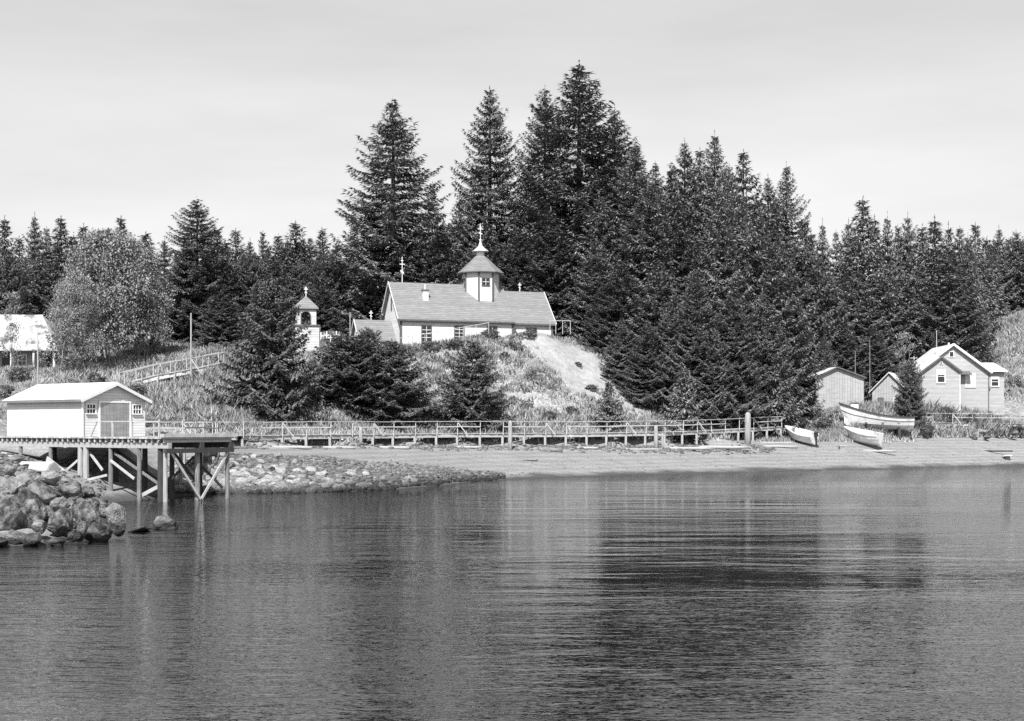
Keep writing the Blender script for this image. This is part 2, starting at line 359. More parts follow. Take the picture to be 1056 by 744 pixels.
FE = [(-400,150),(0,142),(150,146),(220,146),(250,142),(330,148),(350,152),(400,154),(560,158),(585,153),(600,146),(640,144),(700,139),(730,137.5),(830,141),(840,146),(870,153),(950,160),(1010,170),(1020,205),(1060,206),(1500,215)]
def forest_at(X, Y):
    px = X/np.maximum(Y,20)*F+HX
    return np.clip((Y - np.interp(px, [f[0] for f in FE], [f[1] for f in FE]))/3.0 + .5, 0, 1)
at = me.attributes.new('bare', 'FLOAT', 'POINT'); at.data.foreach_set('value', bare_at(X_, Y_).astype(np.float32))
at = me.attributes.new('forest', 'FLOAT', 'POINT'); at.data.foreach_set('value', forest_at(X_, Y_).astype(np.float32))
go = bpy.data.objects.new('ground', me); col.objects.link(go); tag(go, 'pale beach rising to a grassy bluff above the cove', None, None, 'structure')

# ------------------------------------------------------------------ water
def water_mat():
    m = bpy.data.materials.new('sea_water'); m.use_nodes = True; t = m.node_tree; n = t.nodes; l = t.links
    b = n['Principled BSDF']; b.inputs['Base Color'].default_value = (.003,.003,.003,1); b.inputs['Roughness'].default_value = .03
    b.inputs['IOR'].default_value = 1.85; b.inputs['Specular IOR Level'].default_value = .5
    g = n.new('ShaderNodeNewGeometry')
    def noi(sx, sy, det=2, rot=0, rough=.5, dist=0):
        mp = n.new('ShaderNodeMapping'); mp.inputs['Scale'].default_value = (sx, sy, 1); mp.inputs['Rotation'].default_value = (0,0,R(rot))
        l.new(g.outputs['Position'], mp.inputs[0])
        x = n.new('ShaderNodeTexNoise'); x.inputs['Scale'].default_value = 1; x.inputs['Detail'].default_value = det; x.inputs['Roughness'].default_value = rough
        x.inputs['Distortion'].default_value = dist
        l.new(mp.outputs[0], x.inputs['Vector']); return x.outputs[0]
    def mul(a, b_, op='MULTIPLY'):
        x = n.new('ShaderNodeMath'); x.operation = op
        for i, v in enumerate((a, b_)):
            if isinstance(v, (int, float)): x.inputs[i].default_value = v
            else: l.new(v, x.inputs[i])
        return x.outputs[0]
    def mr(v, a, b_, c, d):
        r = n.new('ShaderNodeMapRange'); r.interpolation_type = 'SMOOTHSTEP'
        for i, q in zip((1,2,3,4), (a,b_,c,d)): r.inputs[i].default_value = q
        l.new(v, r.inputs[0]); return r.outputs[0]
    # a calm lane lies in front of the bluff, the wind ruffles the water on either side of it
    sp = n.new('ShaderNodeSeparateXYZ'); l.new(g.outputs['Position'], sp.inputs[0])
    ex = mul(mul(sp.outputs[0], -5.0, 'ADD'), 1/11.5); ey = mul(mul(sp.outputs[1], -58.0, 'ADD'), 1/42.0)
    rr2 = mul(mul(mul(ex, ex), mul(ey, ey), 'ADD'), mul(noi(.07, .12, 4, 8), 1.6), 'ADD')
    lane = mr(rr2, 1.1, 2.5, .50, 2.1)
    patch = mr(noi(.018, .06, 3, 4), .32, .68, .35, 1.5)      # wind patches
    patch2 = mr(noi(.04, .14, 3, -6), .30, .70, .15, 1.3)
    swell = mul(mul(noi(.20, .85, 2, 5, .45, .3), .075), patch2)
    chop = mul(mul(noi(.9, 3.0, 3, -4, .6, .2), .032), patch)
    chop2 = mul(mul(noi(4.5, 8.5, 2, 12, .5), .010), patch)
    h = mul(mul(swell, mul(mul(chop, chop2, 'ADD'), lane), 'ADD'), 0, 'ADD')
    bp = n.new('ShaderNodeBump'); bp.inputs['Distance'].default_value = 1.0; bp.inputs['Strength'].default_value = 1
    l.new(h, bp.inputs['Height']); l.new(bp.outputs[0], b.inputs['Normal'])
    return m
wx = axis_pts([(-3000,3000,1000)]); wy = axis_pts([(-1000,3600,1000)])
WX, WY = np.meshgrid(wx, wy); ww = np.stack([WX, WY, np.zeros_like(WX)], -1).reshape(-1,3)
nn = len(wx); a = (np.arange(len(wy)-1)[:, None]*nn + np.arange(nn-1)[None, :]).ravel()
wme = np_mesh('sea', ww, np.stack([a, a+1, a+nn+1, a+nn], 1), water_mat())
wo = bpy.data.objects.new('sea', wme); col.objects.link(wo); tag(wo, 'dark rippled water of the cove with tree reflections', None, None, 'structure')
# ------------------------------------------------------------------ building parts
def window(parent, c, right, w_, h_, cols=2, rows=2, trim='trim_dark', fw=.09, name='window', glass='glass', blind=0):
    """c = centre on the wall face; right = unit vector along the wall; the normal points outside"""
    c = Vector(c); r = Vector(right).normalized(); u = Vector((0,0,1)); nrm = r.cross(u)
    T = Matrix((r.to_4d(), u.to_4d(), nrm.to_4d(), (0,0,0,1))).transposed(); T.col[3] = (*c, 1)
    for k in range(3): T.col[k][3] = 0
    f = MB()
    f.box(-w_/2-fw, w_/2+fw, h_/2, h_/2+fw, -.04, .06, T); f.box(-w_/2-fw*1.3, w_/2+fw*1.3, -h_/2-fw, -h_/2, -.04, .09, T)
    f.box(-w_/2-fw, -w_/2, -h_/2, h_/2, -.04, .06, T); f.box(w_/2, w_/2+fw, -h_/2, h_/2, -.04, .06, T)
    fo = f.build(name, M[trim], parent)
    p = MB().box(-w_/2, w_/2, -h_/2, h_/2, -.03, .012, T).build('pane', M[glass], fo)
    s = MB()
    for i in range(1, cols): x = -w_/2 + w_*i/cols; s.box(x-.022, x+.022, -h_/2+.001, h_/2-.001, -.02, .035, T)
    for i in range(1, rows): z = -h_/2 + h_*i/rows; s.box(-w_/2+.001, w_/2-.001, z-.026, z+.026, -.02, .040, T)
    if cols > 1 or rows > 1: s.build('sash', M['white'], fo)
    if blind: MB().box(-w_/2+.02, w_/2-.02, h_/2-blind*h_, h_/2-.02, -.01, .02, T).build('blind', M['white'], fo)
    return fo
def gable_roof(x0, x1, y0, y1, ze, zr, th=.12, yr=None):
    """ridge along x; a slab with an underside"""
    yr = (y0+y1)/2 if yr is None else yr
    return MB().prism([(y0,ze),(yr,zr),(y1,ze),(y1,ze-th),(yr,zr-th),(y0,ze-th)], x0, x1, 'x')
def gable_walls(x0, x1, y0, y1, zb, ze, zr):
    return MB().prism([(y0,zb),(y1,zb),(y1,ze),((y0+y1)/2,zr),(y0,ze)], x0, x1, 'x')
def cross(parent, p, h, name='cross', m='trim_light', turn=0, ar=.20):
    T = Matrix.Translation(Vector(p)) @ Matrix.Rotation(turn, 4, 'Z'); c = MB()
    t = .034
    c.box(-t,t,-t,t,0,h,T); c.box(-h*ar,h*ar,-t+.002,t-.002,h*.70,h*.70+.09,T); c.box(-h*ar*.5,h*ar*.5,-t+.002,t-.002,h*.84,h*.84+.07,T)
    c.add([T @ Vector(q) for q in ((-h*ar*.65,-t+.003,h*.42),(h*ar*.65,-t+.003,h*.34),(h*ar*.65,t-.003,h*.34),(-h*ar*.65,t-.003,h*.42),(-h*ar*.65,-t+.003,h*.50),(h*ar*.65,-t+.003,h*.42),(h*ar*.65,t-.003,h*.42),(-h*ar*.65,t-.003,h*.50))],
          [(0,3,2,1),(4,5,6,7),(0,1,5,4),(1,2,6,5),(2,3,7,6),(3,0,4,7)])
    return c.build(name, M[m], parent)
def lathe(prof, n, cx, cy, rot=0):
    b = MB(); 
    for r, z in prof:
        for k in range(n): a = rot + 2*math.pi*k/n; b.v.append((cx+math.cos(a)*r, cy+math.sin(a)*r, z))
    for i in range(len(prof)-1):
        for k in range(n): k2 = (k+1) % n; b.f.append((i*n+k, i*n+k2, (i+1)*n+k2, (i+1)*n+k))
    b.f.append(tuple(range(n))[::-1]); b.f.append(tuple((len(prof)-1)*n+k for k in range(n)))
    return b

# ------------------------------------------------------------------ the church on the bluff
CH = thing('church', (PX(413,143), 143, 0), R(19), 'white wooden church with octagonal cupola and grey shingle roof on top of the bluff', 'church')
EZ, RZ = 15.75, 19.95
gable_walls(0, 12.8, 0, 8, 11.6, EZ+.12, RZ-.06).build('wall', M['church_board'], CH)
gable_roof(-.35, 12.95, -.35, 8.35, EZ-.1, RZ+.12, .14).build('roof', M['shingle'], CH)
gable_walls(12.81, 17.6, .35, 7.65, 11.6, EZ+.05, 19.35).build('altar_wall', M['church_board'], CH)
gable_roof(12.96, 17.95, .05, 7.95, EZ-.2, 19.5, .14).build('altar_roof', M['shingle'], CH)
gable_walls(-3.9, -.01, 2.1, 6.1, 11.6, 13.75, 15.65).build('vestibule_wall', M['church_board'], CH)
gable_roof(-4.2, -.012, 1.75, 6.45, 13.45, 15.82, .13).build('vestibule_roof', M['shingle'], CH)
# trims
for (x, y) in ((-.05,-.05),(12.66,-.05)): MB().box(x, x+.22, y, y+.22, 11.6, EZ-.12).build('corner_board', M['trim_dark'], CH)
MB().box(17.45,17.67,.28,.50,11.6,EZ-.2).build('corner_board', M['trim_dark'], CH)
for x, y0, y1, ze, zr in ((-.39, -.42, 8.42, EZ-.13, RZ+.10), (17.96, .0, 8.0, EZ-.23, 19.48), (-4.24, 1.70, 6.50, 13.42, 15.80)):
    ym = (y0+y1)/2
    MB().bar((x,y0,ze),(x,ym,zr), .05, .2).bar((x,y1,ze),(x,ym,zr-.003), .05, .2).build('bargeboard', M['trim_light'], CH)
for bb in ((-.35,12.95,-.40,-.352,EZ-.28,EZ-.10),(12.96,17.95,0.0,.048,EZ-.38,EZ-.2)): MB().box(*bb).build('fascia', M['trim_dark'], CH)
for xx, w_, zc, h_ in ((2.9,1.0,14.15,1.65),(6.6,1.0,14.3,1.5),(10.4,1.0,14.35,1.45)):
    window(CH, (xx, 0, zc), (1,0,0), w_, h_, 2, 4)
window(CH, (15.1, .35, 14.4), (1,0,0), 1.1, 1.3, 3, 3)
window(CH, (-2.3, 2.1, 12.75), (1,0,0), .8, 1.1, 2, 2)
# louvre in the west gable, narrow window of the vestibule gable
lv = MB().box(-.04,-.002,3.75,4.25,16.9,18.3); lv.build('louvre', M['trim_dark'], CH)
MB().box(-3.94,-3.902,3.7,4.5,11.7,13.6).build('door', M['trim_dark'], CH)
# stove chimney on the front slope
cz = 18.1
ck = MB().box(3.05,3.65,1.9,2.5,17.0,19.0); cho = ck.build('chimney', M['trim_light'], CH)
MB().box(2.97,3.73,1.82,2.58,19.002,19.14).build('chimney_cap', M['trim_dark'], cho)
MB().tube([(3.35,2.2,19.1),(3.35,2.2,19.75)], .13, 10).build('stovepipe', M['concrete'], cho)
# cupola: octagonal drum, eight sided roof, neck, onion cap, cross
cx, cy = 10.3, 4.0
a0 = R(22.5)
dr = lathe([(2.12,16.9),(2.12,21.3)], 8, cx, cy, a0).build('cupola_drum', M['church_board'], CH)
for k in range(8):
    a = a0 + k*math.pi/4; x, y = cx+math.cos(a)*2.14, cy+math.sin(a)*2.14
    MB().tube([(x,y,16.9),(x,y,21.28)], .10, 6).build('corner_board', M['trim_dark'], dr)
for k in range(8):
    a = k*math.pi/4; ap = 2.12*math.cos(math.pi/8)
    if k in (0, 2, 4, 6):      # alternate faces have a window
        window(dr, (cx+math.cos(a)*ap, cy+math.sin(a)*ap, 20.25), (-math.sin(a), math.cos(a), 0), .78, .78, 2, 2, fw=.08)
lathe([(2.62,21.30),(2.66,21.40),(1.5,22.45),(.62,23.3)], 8, cx, cy, a0).build('cupola_roof', M['shingle'], CH)
lathe([(.46,23.2),(.46,23.85)], 8, cx, cy, a0).build('neck', M['trim_light'], CH)
lathe([(.52,23.78),(.92,23.86),(.90,23.95),(.50,24.22),(.24,24.5),(.12,24.95),(.05,25.1)], 8, cx, cy, a0).build('cupola_cap', M['concrete'], CH)
gb = MB(); 
for zc, r in ((25.15,.14),): gb.tube([(cx,cy,zc-r),(cx,cy,zc-r*.6),(cx,cy,zc),(cx,cy,zc+r*.6),(cx,cy,zc+r)], [.02,r*.8,r,r*.8,.02], 10)
gb.build('finial_ball', M['trim_light'], CH)
cross(CH, (cx,cy,25.25), 1.6, turn=R(0))
cross(CH, (1.2,4.0,20.0), 2.9, ar=.10)
cross(CH, (-2.3,4.1,15.8), 1.05)
cross(CH, (15.0,4.0,19.5), 1.0)

# stairs handrail in front of the church
def rail_line(name, label, cat, pts, h_, r=.05, post_every=1, extra=None, m='rail', lean=0):
    o = pts[0]; t = thing(name, (o[0], o[1], o[2]), 0, label, cat)
    P = [Vector(p) - Vector(o) for p in pts]
    for i, p in enumerate(P): 
        if i % post_every == 0: MB().bar(p+Vector((0,0,-.5)), p+Vector((0,0,h_)), .06, .06, (1,0,0)).build('post', M[m], t)
    b = MB()
    for i in range(len(P)-1): b.bar(P[i]+Vector((0,-.04,h_-.05)), P[i+1]+Vector((0,-.04,h_-.05)), .05, .06)
    b.build('rail', M[m], t)
    return t
pts = []
for i in range(8):
    f = i/7; px = 412 + 92*f; d = 141.0; pts.append((PX(px,d), d, PZ(350-16*f, d) - .55))
rail_line('handrail', 'thin pale handrail climbing past the front wall of the church', 'handrail', pts, .7)
pts = [(PX(px,148), 147.5, PZ(331,147.5)-1.0) for px in (567,573,580,588)]
rail_line('fence', 'short white fence at the right end of the church', 'fence', pts, 1.05)

# ------------------------------------------------------------------ bell tower
BD = 129.0
BT = thing('bell_tower', (PX(315.5,BD), BD, 0), R(8), 'small white bell tower with pyramid roof and arched opening left of the church', 'bell tower')
MB().box(-1.0,1.3,-1.2,1.2,9.0,13.75).build('base', M['tower_board'], BT)
MB().box(-1.15,1.38,-1.3,1.3,13.752,13.9).build('ledge', M['trim_dark'], BT)
MB().box(1.28,1.40,-1.28,-1.15,9.0,13.74).build('corner_board', M['trim_dark'], BT)  # dark strip standing in for the shadow line down the right edge
# belfry: four posts and arches round an open bell chamber
bf = MB(); s = 1.0
def arch(side):
    ang = side*math.pi/2; T = Matrix.Rotation(ang, 4, 'Z') @ Matrix.Translation((0,-s,0))
    z0, z1, aw, sp = 13.9, 15.5, .42, 14.75
    pl = [(-s,z0),(-aw,z0),(-aw,sp)] + [(-aw*math.cos(t), sp+aw*math.sin(t)) for t in [math.pi*i/8 for i in range(1,8)]] + [(aw,sp),(aw,z0),(s,z0),(s,z1),(-s,z1)]
    n = len(pl); y0 = 0.0; y1 = .12
    # quads: outer columns and arch strips
    def quad(a,b,c,d): 
        vs = [T @ Vector((p[0],y,p[1])) for y in (y0,y1) for p in (a,b,c,d)]
        bf.add(vs, [(0,1,2,3),(7,6,5,4),(0,4,5,1),(1,5,6,2),(2,6,7,3),(3,7,4,0)])
    quad((-s+.001*side,z0),(-aw,z0),(-aw,z1),(-s+.001*side,z1)); quad((aw,z0),(s-.122,z0),(s-.122,z1),(aw,z1))
    for i in range(8):
        t0, t1 = math.pi*i/8, math.pi*(i+1)/8
        quad((-aw*math.cos(t0), sp+aw*math.sin(t0)),(-aw*math.cos(t1), sp+aw*math.sin(t1)),(-aw*math.cos(t1),z1),(-aw*math.cos(t0),z1))
for k_ in range(4): arch(k_)
bf.build('belfry', M['tower_board'], BT)
at_ = MB()
for i in range(10):
    t0, t1 = math.pi*i/10, math.pi*(i+1)/10; a_ = .46
    at_.bar((-a_*math.cos(t0), -s-.02, 14.75+a_*math.sin(t0)), (-a_*math.cos(t1), -s-.02, 14.75+a_*math.sin(t1)), .08, .08, (0,1,0))
for sx in (-1,1): at_.box(sx*.46-.04, sx*.46+.04, -s-.06, -s-.004, 13.9, 14.75)
at_.build('arch_trim', M['trim_dark'], BT)
lathe([(1.72,15.42),(1.75,15.52),(.9,16.15),(.05,16.75)], 4, 0, 0, R(45)).build('roof', M['shingle'], BT)
bl = lathe([(.30,14.35),(.27,14.42),(.19,14.62),(.17,14.8),(.06,14.92)], 14, 0, 0); bl.build('bell', M['trim_dark'], BT, smooth=True)
MB().bar((-.9,0,15.0),(.9,0,15.0),.1,.1).build('beam', M['trim_dark'], BT)
cross(BT, (0,0,16.72), .95)

# grave crosses between the bell tower and the church
gi = 0
for px, d, h_, nm in ((331,139,.9,'white grave cross nearest the bell tower'),(337,140,1.0,'second grave cross from the bell tower'),(341,138,.8,'small grave cross in the middle of the grave crosses'),(347,140,1.1,'tallest grave cross, between bell tower and church'),(354,139,.8,'grave cross nearest the church')):
    x = PX(px,d); t = thing('grave_cross', (x,d,ground(x,d)-.05), 0, nm, 'cross', 'white grave crosses beside the bell tower')
    MB().box(-.05,.05,-.05,.05,0,h_+.2).build('upright', M['white'], t); MB().box(-.28,.28,-.045,.045,h_*.75,h_*.75+.1).build('arm', M['white'], t)

# ------------------------------------------------------------------ grey-boarded house on the right shore
hd = 152.0
HS = thing('house', (PX(982.5,hd), hd, 0), R(-2), 'light grey gabled house with white trim behind tall grass on the right shore', 'house')
def front_gable(x0, x1, y0, y1, zb, ze, zr, xr=None):
    xr = (x0+x1)/2 if xr is None else xr
    return MB().prism([(x0,zb),(x1,zb),(x1,ze),(xr,zr),(x0,ze)], y0, y1, 'y')
front_gable(-4.0, 4.0, 0, 8, 5.4, 10.55, 13.4).build('wall', M['grey_board'], HS)
MB().prism([(-4.35,10.28),(0,13.55),(4.35,10.28),(4.35,10.14),(0,13.40),(-4.35,10.14)], -.35, 8.3, 'y').build('roof', M['metal_roof'], HS)
wb = MB().bar((-4.38,-.38,10.24),(0,-.38,13.50),.06,.24).bar((4.38,-.383,10.24),(0,-.383,13.49),.06,.24); wb.build('bargeboard', M['white'], HS)
db = MB().bar((4.36,-.34,10.06),(0.2,-.34,13.18),.06,.14); db.build('soffit_trim', M['trim_dark'], HS)
# front wing with the lower gable
front_gable(-4.05, .12, -2.2, -.01, 5.4, 10.3, 11.85, -1.95).build('wing_wall', M['grey_board'], HS)
MB().prism([(-4.4,10.15),(-1.95,11.98),(.4,10.2),(.4,10.08),(-1.95,11.85),(-4.4,10.03)], -2.5, -.36, 'y').build('wing_roof', M['metal_roof'], HS)
MB().bar((-4.42,-2.53,10.12),(-1.95,-2.53,11.96),.06,.16).bar((.42,-2.533,10.17),(-1.95,-2.533,11.95),.06,.16).build('bargeboard', M['trim_dark'], HS)
MB().box(.12,.2,-2.26,-2.18,5.4,10.1).build('corner_board', M['white'], HS)
MB().box(4.0,4.1,-.06,.04,5.4,10.1).build('corner_board', M['trim_dark'], HS)
window(HS, (-1.95,-2.2,9.75), (1,0,0), .75, 1.3, 1, 2, 'trim_light', .14, blind=.35)
window(HS, (-1.95,-2.2,11.25), (1,0,0), .2, .2, 1, 1, 'trim_light', .05)
window(HS, (2.0,0,9.35), (1,0,0), .9, 1.35, 2, 2, 'trim_light', .13, glass='concrete')
window(HS, (-.15,0,12.35), (1,0,0), .42, .55, 1, 1, 'trim_light', .07)
aw = MB().add([(.3,-.9,10.0),(1.9,-.9,10.0),(1.9,-.02,10.35),(.3,-.02,10.35),(.3,-.9,10.08),(1.9,-.9,10.08),(1.9,-.02,10.43),(.3,-.02,10.43)],[(0,3,2,1),(4,5,6,7),(0,1,5,4),(1,2,6,5),(2,3,7,6),(3,0,4,7)]); aw.build('awning', M['trim_dark'], HS)
# right annex
MB().prism([(1.2,5.4),(5.5,5.4),(5.5,11.0),(1.2,10.35)], 4.101, 6.2, 'x').build('annex_wall', M['grey_board'], HS)
MB().prism([(.7,10.38),(5.8,11.55),(5.8,11.67),(.7,10.5)], 3.0, 6.5, 'x').build('annex_roof', M['metal_roof'], HS)
window(HS, (5.15,1.2,9.25), (1,0,0), .75, .95, 1, 2, 'trim_light', .1, blind=.2)
MB().tube([(1.0,5,12.6),(1.0,5,14.0)], .12, 8).build('stovepipe', M['concrete'], HS)
MB().tube([(-1.4,1.5,12.2),(-1.4,1.5,15.2)], .025, 5).build('aerial', M['trim_light'], HS)
MB().bar((-4.6,-.8,5.8),(-4.6,-.8,12.1),.09,.09,(1,0,0)).bar((-5.0,-.8,11.9),(-4.2,-.8,11.9),.06,.08).build('service_pole', M['rail'], HS)

# weathered barn-like shed
sd = 148.0
SH = thing('shed', (PX(866,sd), sd, 0), R(4), 'weathered low gabled shed with vertical boards under the spruces', 'shed')
front_gable(-2.75, 2.75, 0, 4.5, 4.6, 9.55, 10.55, -.35).build('wall', M['barn'], SH)
MB().prism([(-2.95,9.58),(-.35,10.75),(2.95,9.58),(2.95,9.48),(-.35,10.64),(-2.95,9.48)], -.3, 4.8, 'y').build('roof', M['metal_roof'], SH)
MB().bar((-2.98,-.32,9.5),(-.35,-.32,10.70),.05,.14).bar((2.98,-.323,9.5),(-.35,-.323,10.69),.05,.14).build('bargeboard', M['trim_dark'], SH)
x = PX(880.5,145); TK = thing('fuel_tank', (x,145,ground(x,145)), 0, 'white box-shaped tank on legs in front of the weathered shed', 'tank')
MB().box(-.42,.42,-.35,.35,.9,1.75).build('tank_body', M['white'], TK)
for sx in (-.36,.36):
    for sy in (-.28,.28): MB().box(sx-.05,sx+.05,sy-.05,sy+.05,-.5,.9).build('leg', M['rail'], TK)

# old cabin half hidden behind the little spruce
cd = 151.0
CB = thing('cabin', (PX(917,cd), cd, 0), R(-24), 'old grey cabin with low boarded roof half hidden behind a small spruce', 'cabin')
front_gable(-1.9, 1.9, 0, 4.0, 5.2, 8.3, 10.1).build('wall', M['barn'], CB)
MB().prism([(-2.25,8.0),(0,10.3),(2.25,8.0),(2.25,7.88),(0,10.18),(-2.25,7.88)], -.3, 4.3, 'y').build('roof', M['metal_roof'], CB)
MB().box(-1.3,-.6,-.06,-.004,5.2,7.4).build('door', M['trim_dark'], CB)
window(CB, (.8,0,7.0), (1,0,0), .5, .6, 1, 2, 'trim_light', .08)

# old house on the far left
ld = 127.0
OH = thing('old_house', (PX(55,ld), ld, 0), R(3), 'old house with pale hipped roof and dark doorway at the left edge', 'house')
MB().box(-9.5,-1.0,.9,7,8.2,11.6).build('wall', M['grey_board'], OH)
MB().add([(-11,-.4,11.45),(.5,-.4,11.45),(.5,8.5,11.45),(-11,8.5,11.45),(-8.0,4.0,15.1),(-2.2,4.0,15.1),(-11,-.4,11.32),(.5,-.4,11.32),(.5,8.5,11.32),(-11,8.5,11.32)],
   [(0,1,5,4),(1,2,5),(2,3,4,5),(3,0,4),(6,9,8,7),(0,6,7,1),(1,7,8,2),(2,8,9,3),(3,9,6,0)]).build('roof', M['old_roof'], OH)
MB().box(-5.1,-4.3,.84,.896,8.4,11.2).build('door', M['motor'], OH)
window(OH, (-3.2,.9,10.4), (1,0,0), .7, 1.0, 2, 2, 'trim_light', .1)
window(OH, (-6.6,.9,10.4), (1,0,0), .8, 1.0, 2, 2, 'trim_light', .1)
for xx in (-8.8,-5.6,-3.9,-1.8,.1): MB().box(xx-.09,xx+.09,-.2,-.02,8.2,11.31).build('porch_post', M['trim_light'], OH)
MB().box(-9.5,.3,-.2,.88,8.3,9.0).build('porch', M['trim_dark'], OH)

# ------------------------------------------------------------------ dock, boathouse
DO = Vector((-24.7, 76.35, 0)); DR = R(-36); DZ = 3.5
DK = thing('dock', DO, DR, 'timber dock on tall piles at the left, carrying the white boathouse', 'dock')
pl = MB(); x = -9.5
rr = random.Random(3)
while x < 7.5:
    pl.box(x, x+.23, -.18+rr.uniform(-.04,.04), 4.75, DZ-.08, DZ+rr.uniform(0,.012)); x += .25
pl.build('deck', M['plank'], DK)
jo = MB(); x = -9.3
while x < 7.4: jo.box(x, x+.12, -.1, 4.7, DZ-.28, DZ-.083); x += .5
jo.build('joists', M['plank'], DK)
for y in (.02, 2.3, 4.45):
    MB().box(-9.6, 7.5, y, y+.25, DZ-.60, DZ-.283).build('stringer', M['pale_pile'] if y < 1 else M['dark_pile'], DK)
MB().box(7.25, 7.5, -.1, 4.75, DZ-.86, DZ-.604).build('gap_shade_beam', M['dark_pile'], DK)  # coloured dark to stand for the shaded open gap under the deck end
MB().box(7.2,7.55,-.3,4.95,DZ+.01,DZ+.20).build('bull_rail', M['plank'], DK)
def pile(x, y, m, r=.15, top=DZ-.6, bot=-2.0, lean=0):
    MB().tube([(x+lean,y,bot),(x+lean*.3,y,.8),(x,y,top)], [r*1.1,r*1.05,r*.95], 10).build('pile', M[m], DK)
for i, x in enumerate((-9.0,-6.2,-3.2,-.35,.15,2.4,4.9,7.1)):
    pile(x, .15, ('pile','pile','pile','pale_pile','pale_pile','pile','pile','pale_pile')[i], .17 if i in (3,4) else .12)
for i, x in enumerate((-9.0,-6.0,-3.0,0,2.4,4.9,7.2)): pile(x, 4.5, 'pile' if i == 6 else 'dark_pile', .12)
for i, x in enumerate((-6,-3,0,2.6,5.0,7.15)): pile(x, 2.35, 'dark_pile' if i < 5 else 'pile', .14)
pile(6.6, .25, 'dark_pile', .17, top=DZ+.1); 
def br(a, b, m='brace', w_=.09): MB().bar(a, b, .07, w_*1.5, (0,0,1)).build('brace', M[m], DK)
br((7.36,.1,DZ-.5),(7.36,2.4,.05)); br((7.36,4.6,DZ-.6),(7.36,2.45,.05))
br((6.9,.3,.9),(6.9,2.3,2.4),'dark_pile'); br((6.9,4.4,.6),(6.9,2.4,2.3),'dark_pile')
br((-3.3,-.05,2.2),(-.5,-.05,.9),'brace',.2); br((-2.2,.35,1.4),(-.4,.35,2.4)); br((.2,.35,2.6),(1.4,.35,1.6))
br((.3,-.05,1.0),(2.3,-.05,1.35),'brace'); br((2.6,-.03,2.2),(4.7,-.03,1.2),'brace'); br((5.0,.3,.3),(6.6,.3,.9),'brace',.14)
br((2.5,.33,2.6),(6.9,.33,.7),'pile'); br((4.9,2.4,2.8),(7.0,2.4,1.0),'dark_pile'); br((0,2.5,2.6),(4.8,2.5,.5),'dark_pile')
# rail along the front edge and end
for x in (2.9, 4.6, 6.9): MB().bar((x,-.1,DZ-.2),(x,-.1,DZ+.9),.09,.09,(1,0,0)).build('rail_post', M['rail'], DK)
MB().bar((1.4,-.1,DZ+.88),(7.0,-.1,DZ+.88),.10,.05).build('rail', M['rail'], DK)
MB().bar((.9,-.1,DZ+.0),(1.5,-.1,DZ+.88),.06,.06).build('rail_brace', M['rail'], DK)

BH = thing('boathouse', DO, DR, 'small white clapboard boathouse with grey double door standing on the dock', 'boathouse')
gable_walls(-7.45, -.05, .05, 4.5, DZ+.004, DZ+2.2, DZ+3.05).build('wall', M['white_board'], BH)
RR = gable_roof(-7.6, .22, -.22, 4.77, DZ+2.17, DZ+3.22, .09); RR.build('roof', M['metal_roof'], BH)
MB().bar((.24,-.24,DZ+2.06),(.24,2.275,DZ+3.10),.04,.17).bar((.243,4.79,DZ+2.06),(.243,2.275,DZ+3.09),.04,.17).build('bargeboard', M['trim_light'], BH)
MB().box(-7.6,.22,-.26,-.222,DZ+2.02,DZ+2.16).build('fascia', M['door'], BH)
dd = MB().box(-.046,.0,1.25,2.25,DZ+.02,DZ+1.98); dd2 = MB().box(-.046,.0,2.27,3.3,DZ+.02,DZ+1.98)
for m_ in (dd, dd2): m_.build('door', M['door'], BH)
MB().box(-.045,.02,1.13,1.24,DZ,DZ+2.1).box(-.045,.02,3.31,3.42,DZ,DZ+2.1).box(-.045,.022,1.13,3.42,DZ+1.99,DZ+2.1).build('door_frame', M['white'], BH)
for y in (.62, 3.88): window(BH, (-.05, y, DZ+1.62), (0,1,0), .56, .5, 3, 2, 'white', .07)
MB().box(-.06,.01,-.0,.1,DZ,DZ+2.1).build('corner_board', M['white'], BH)

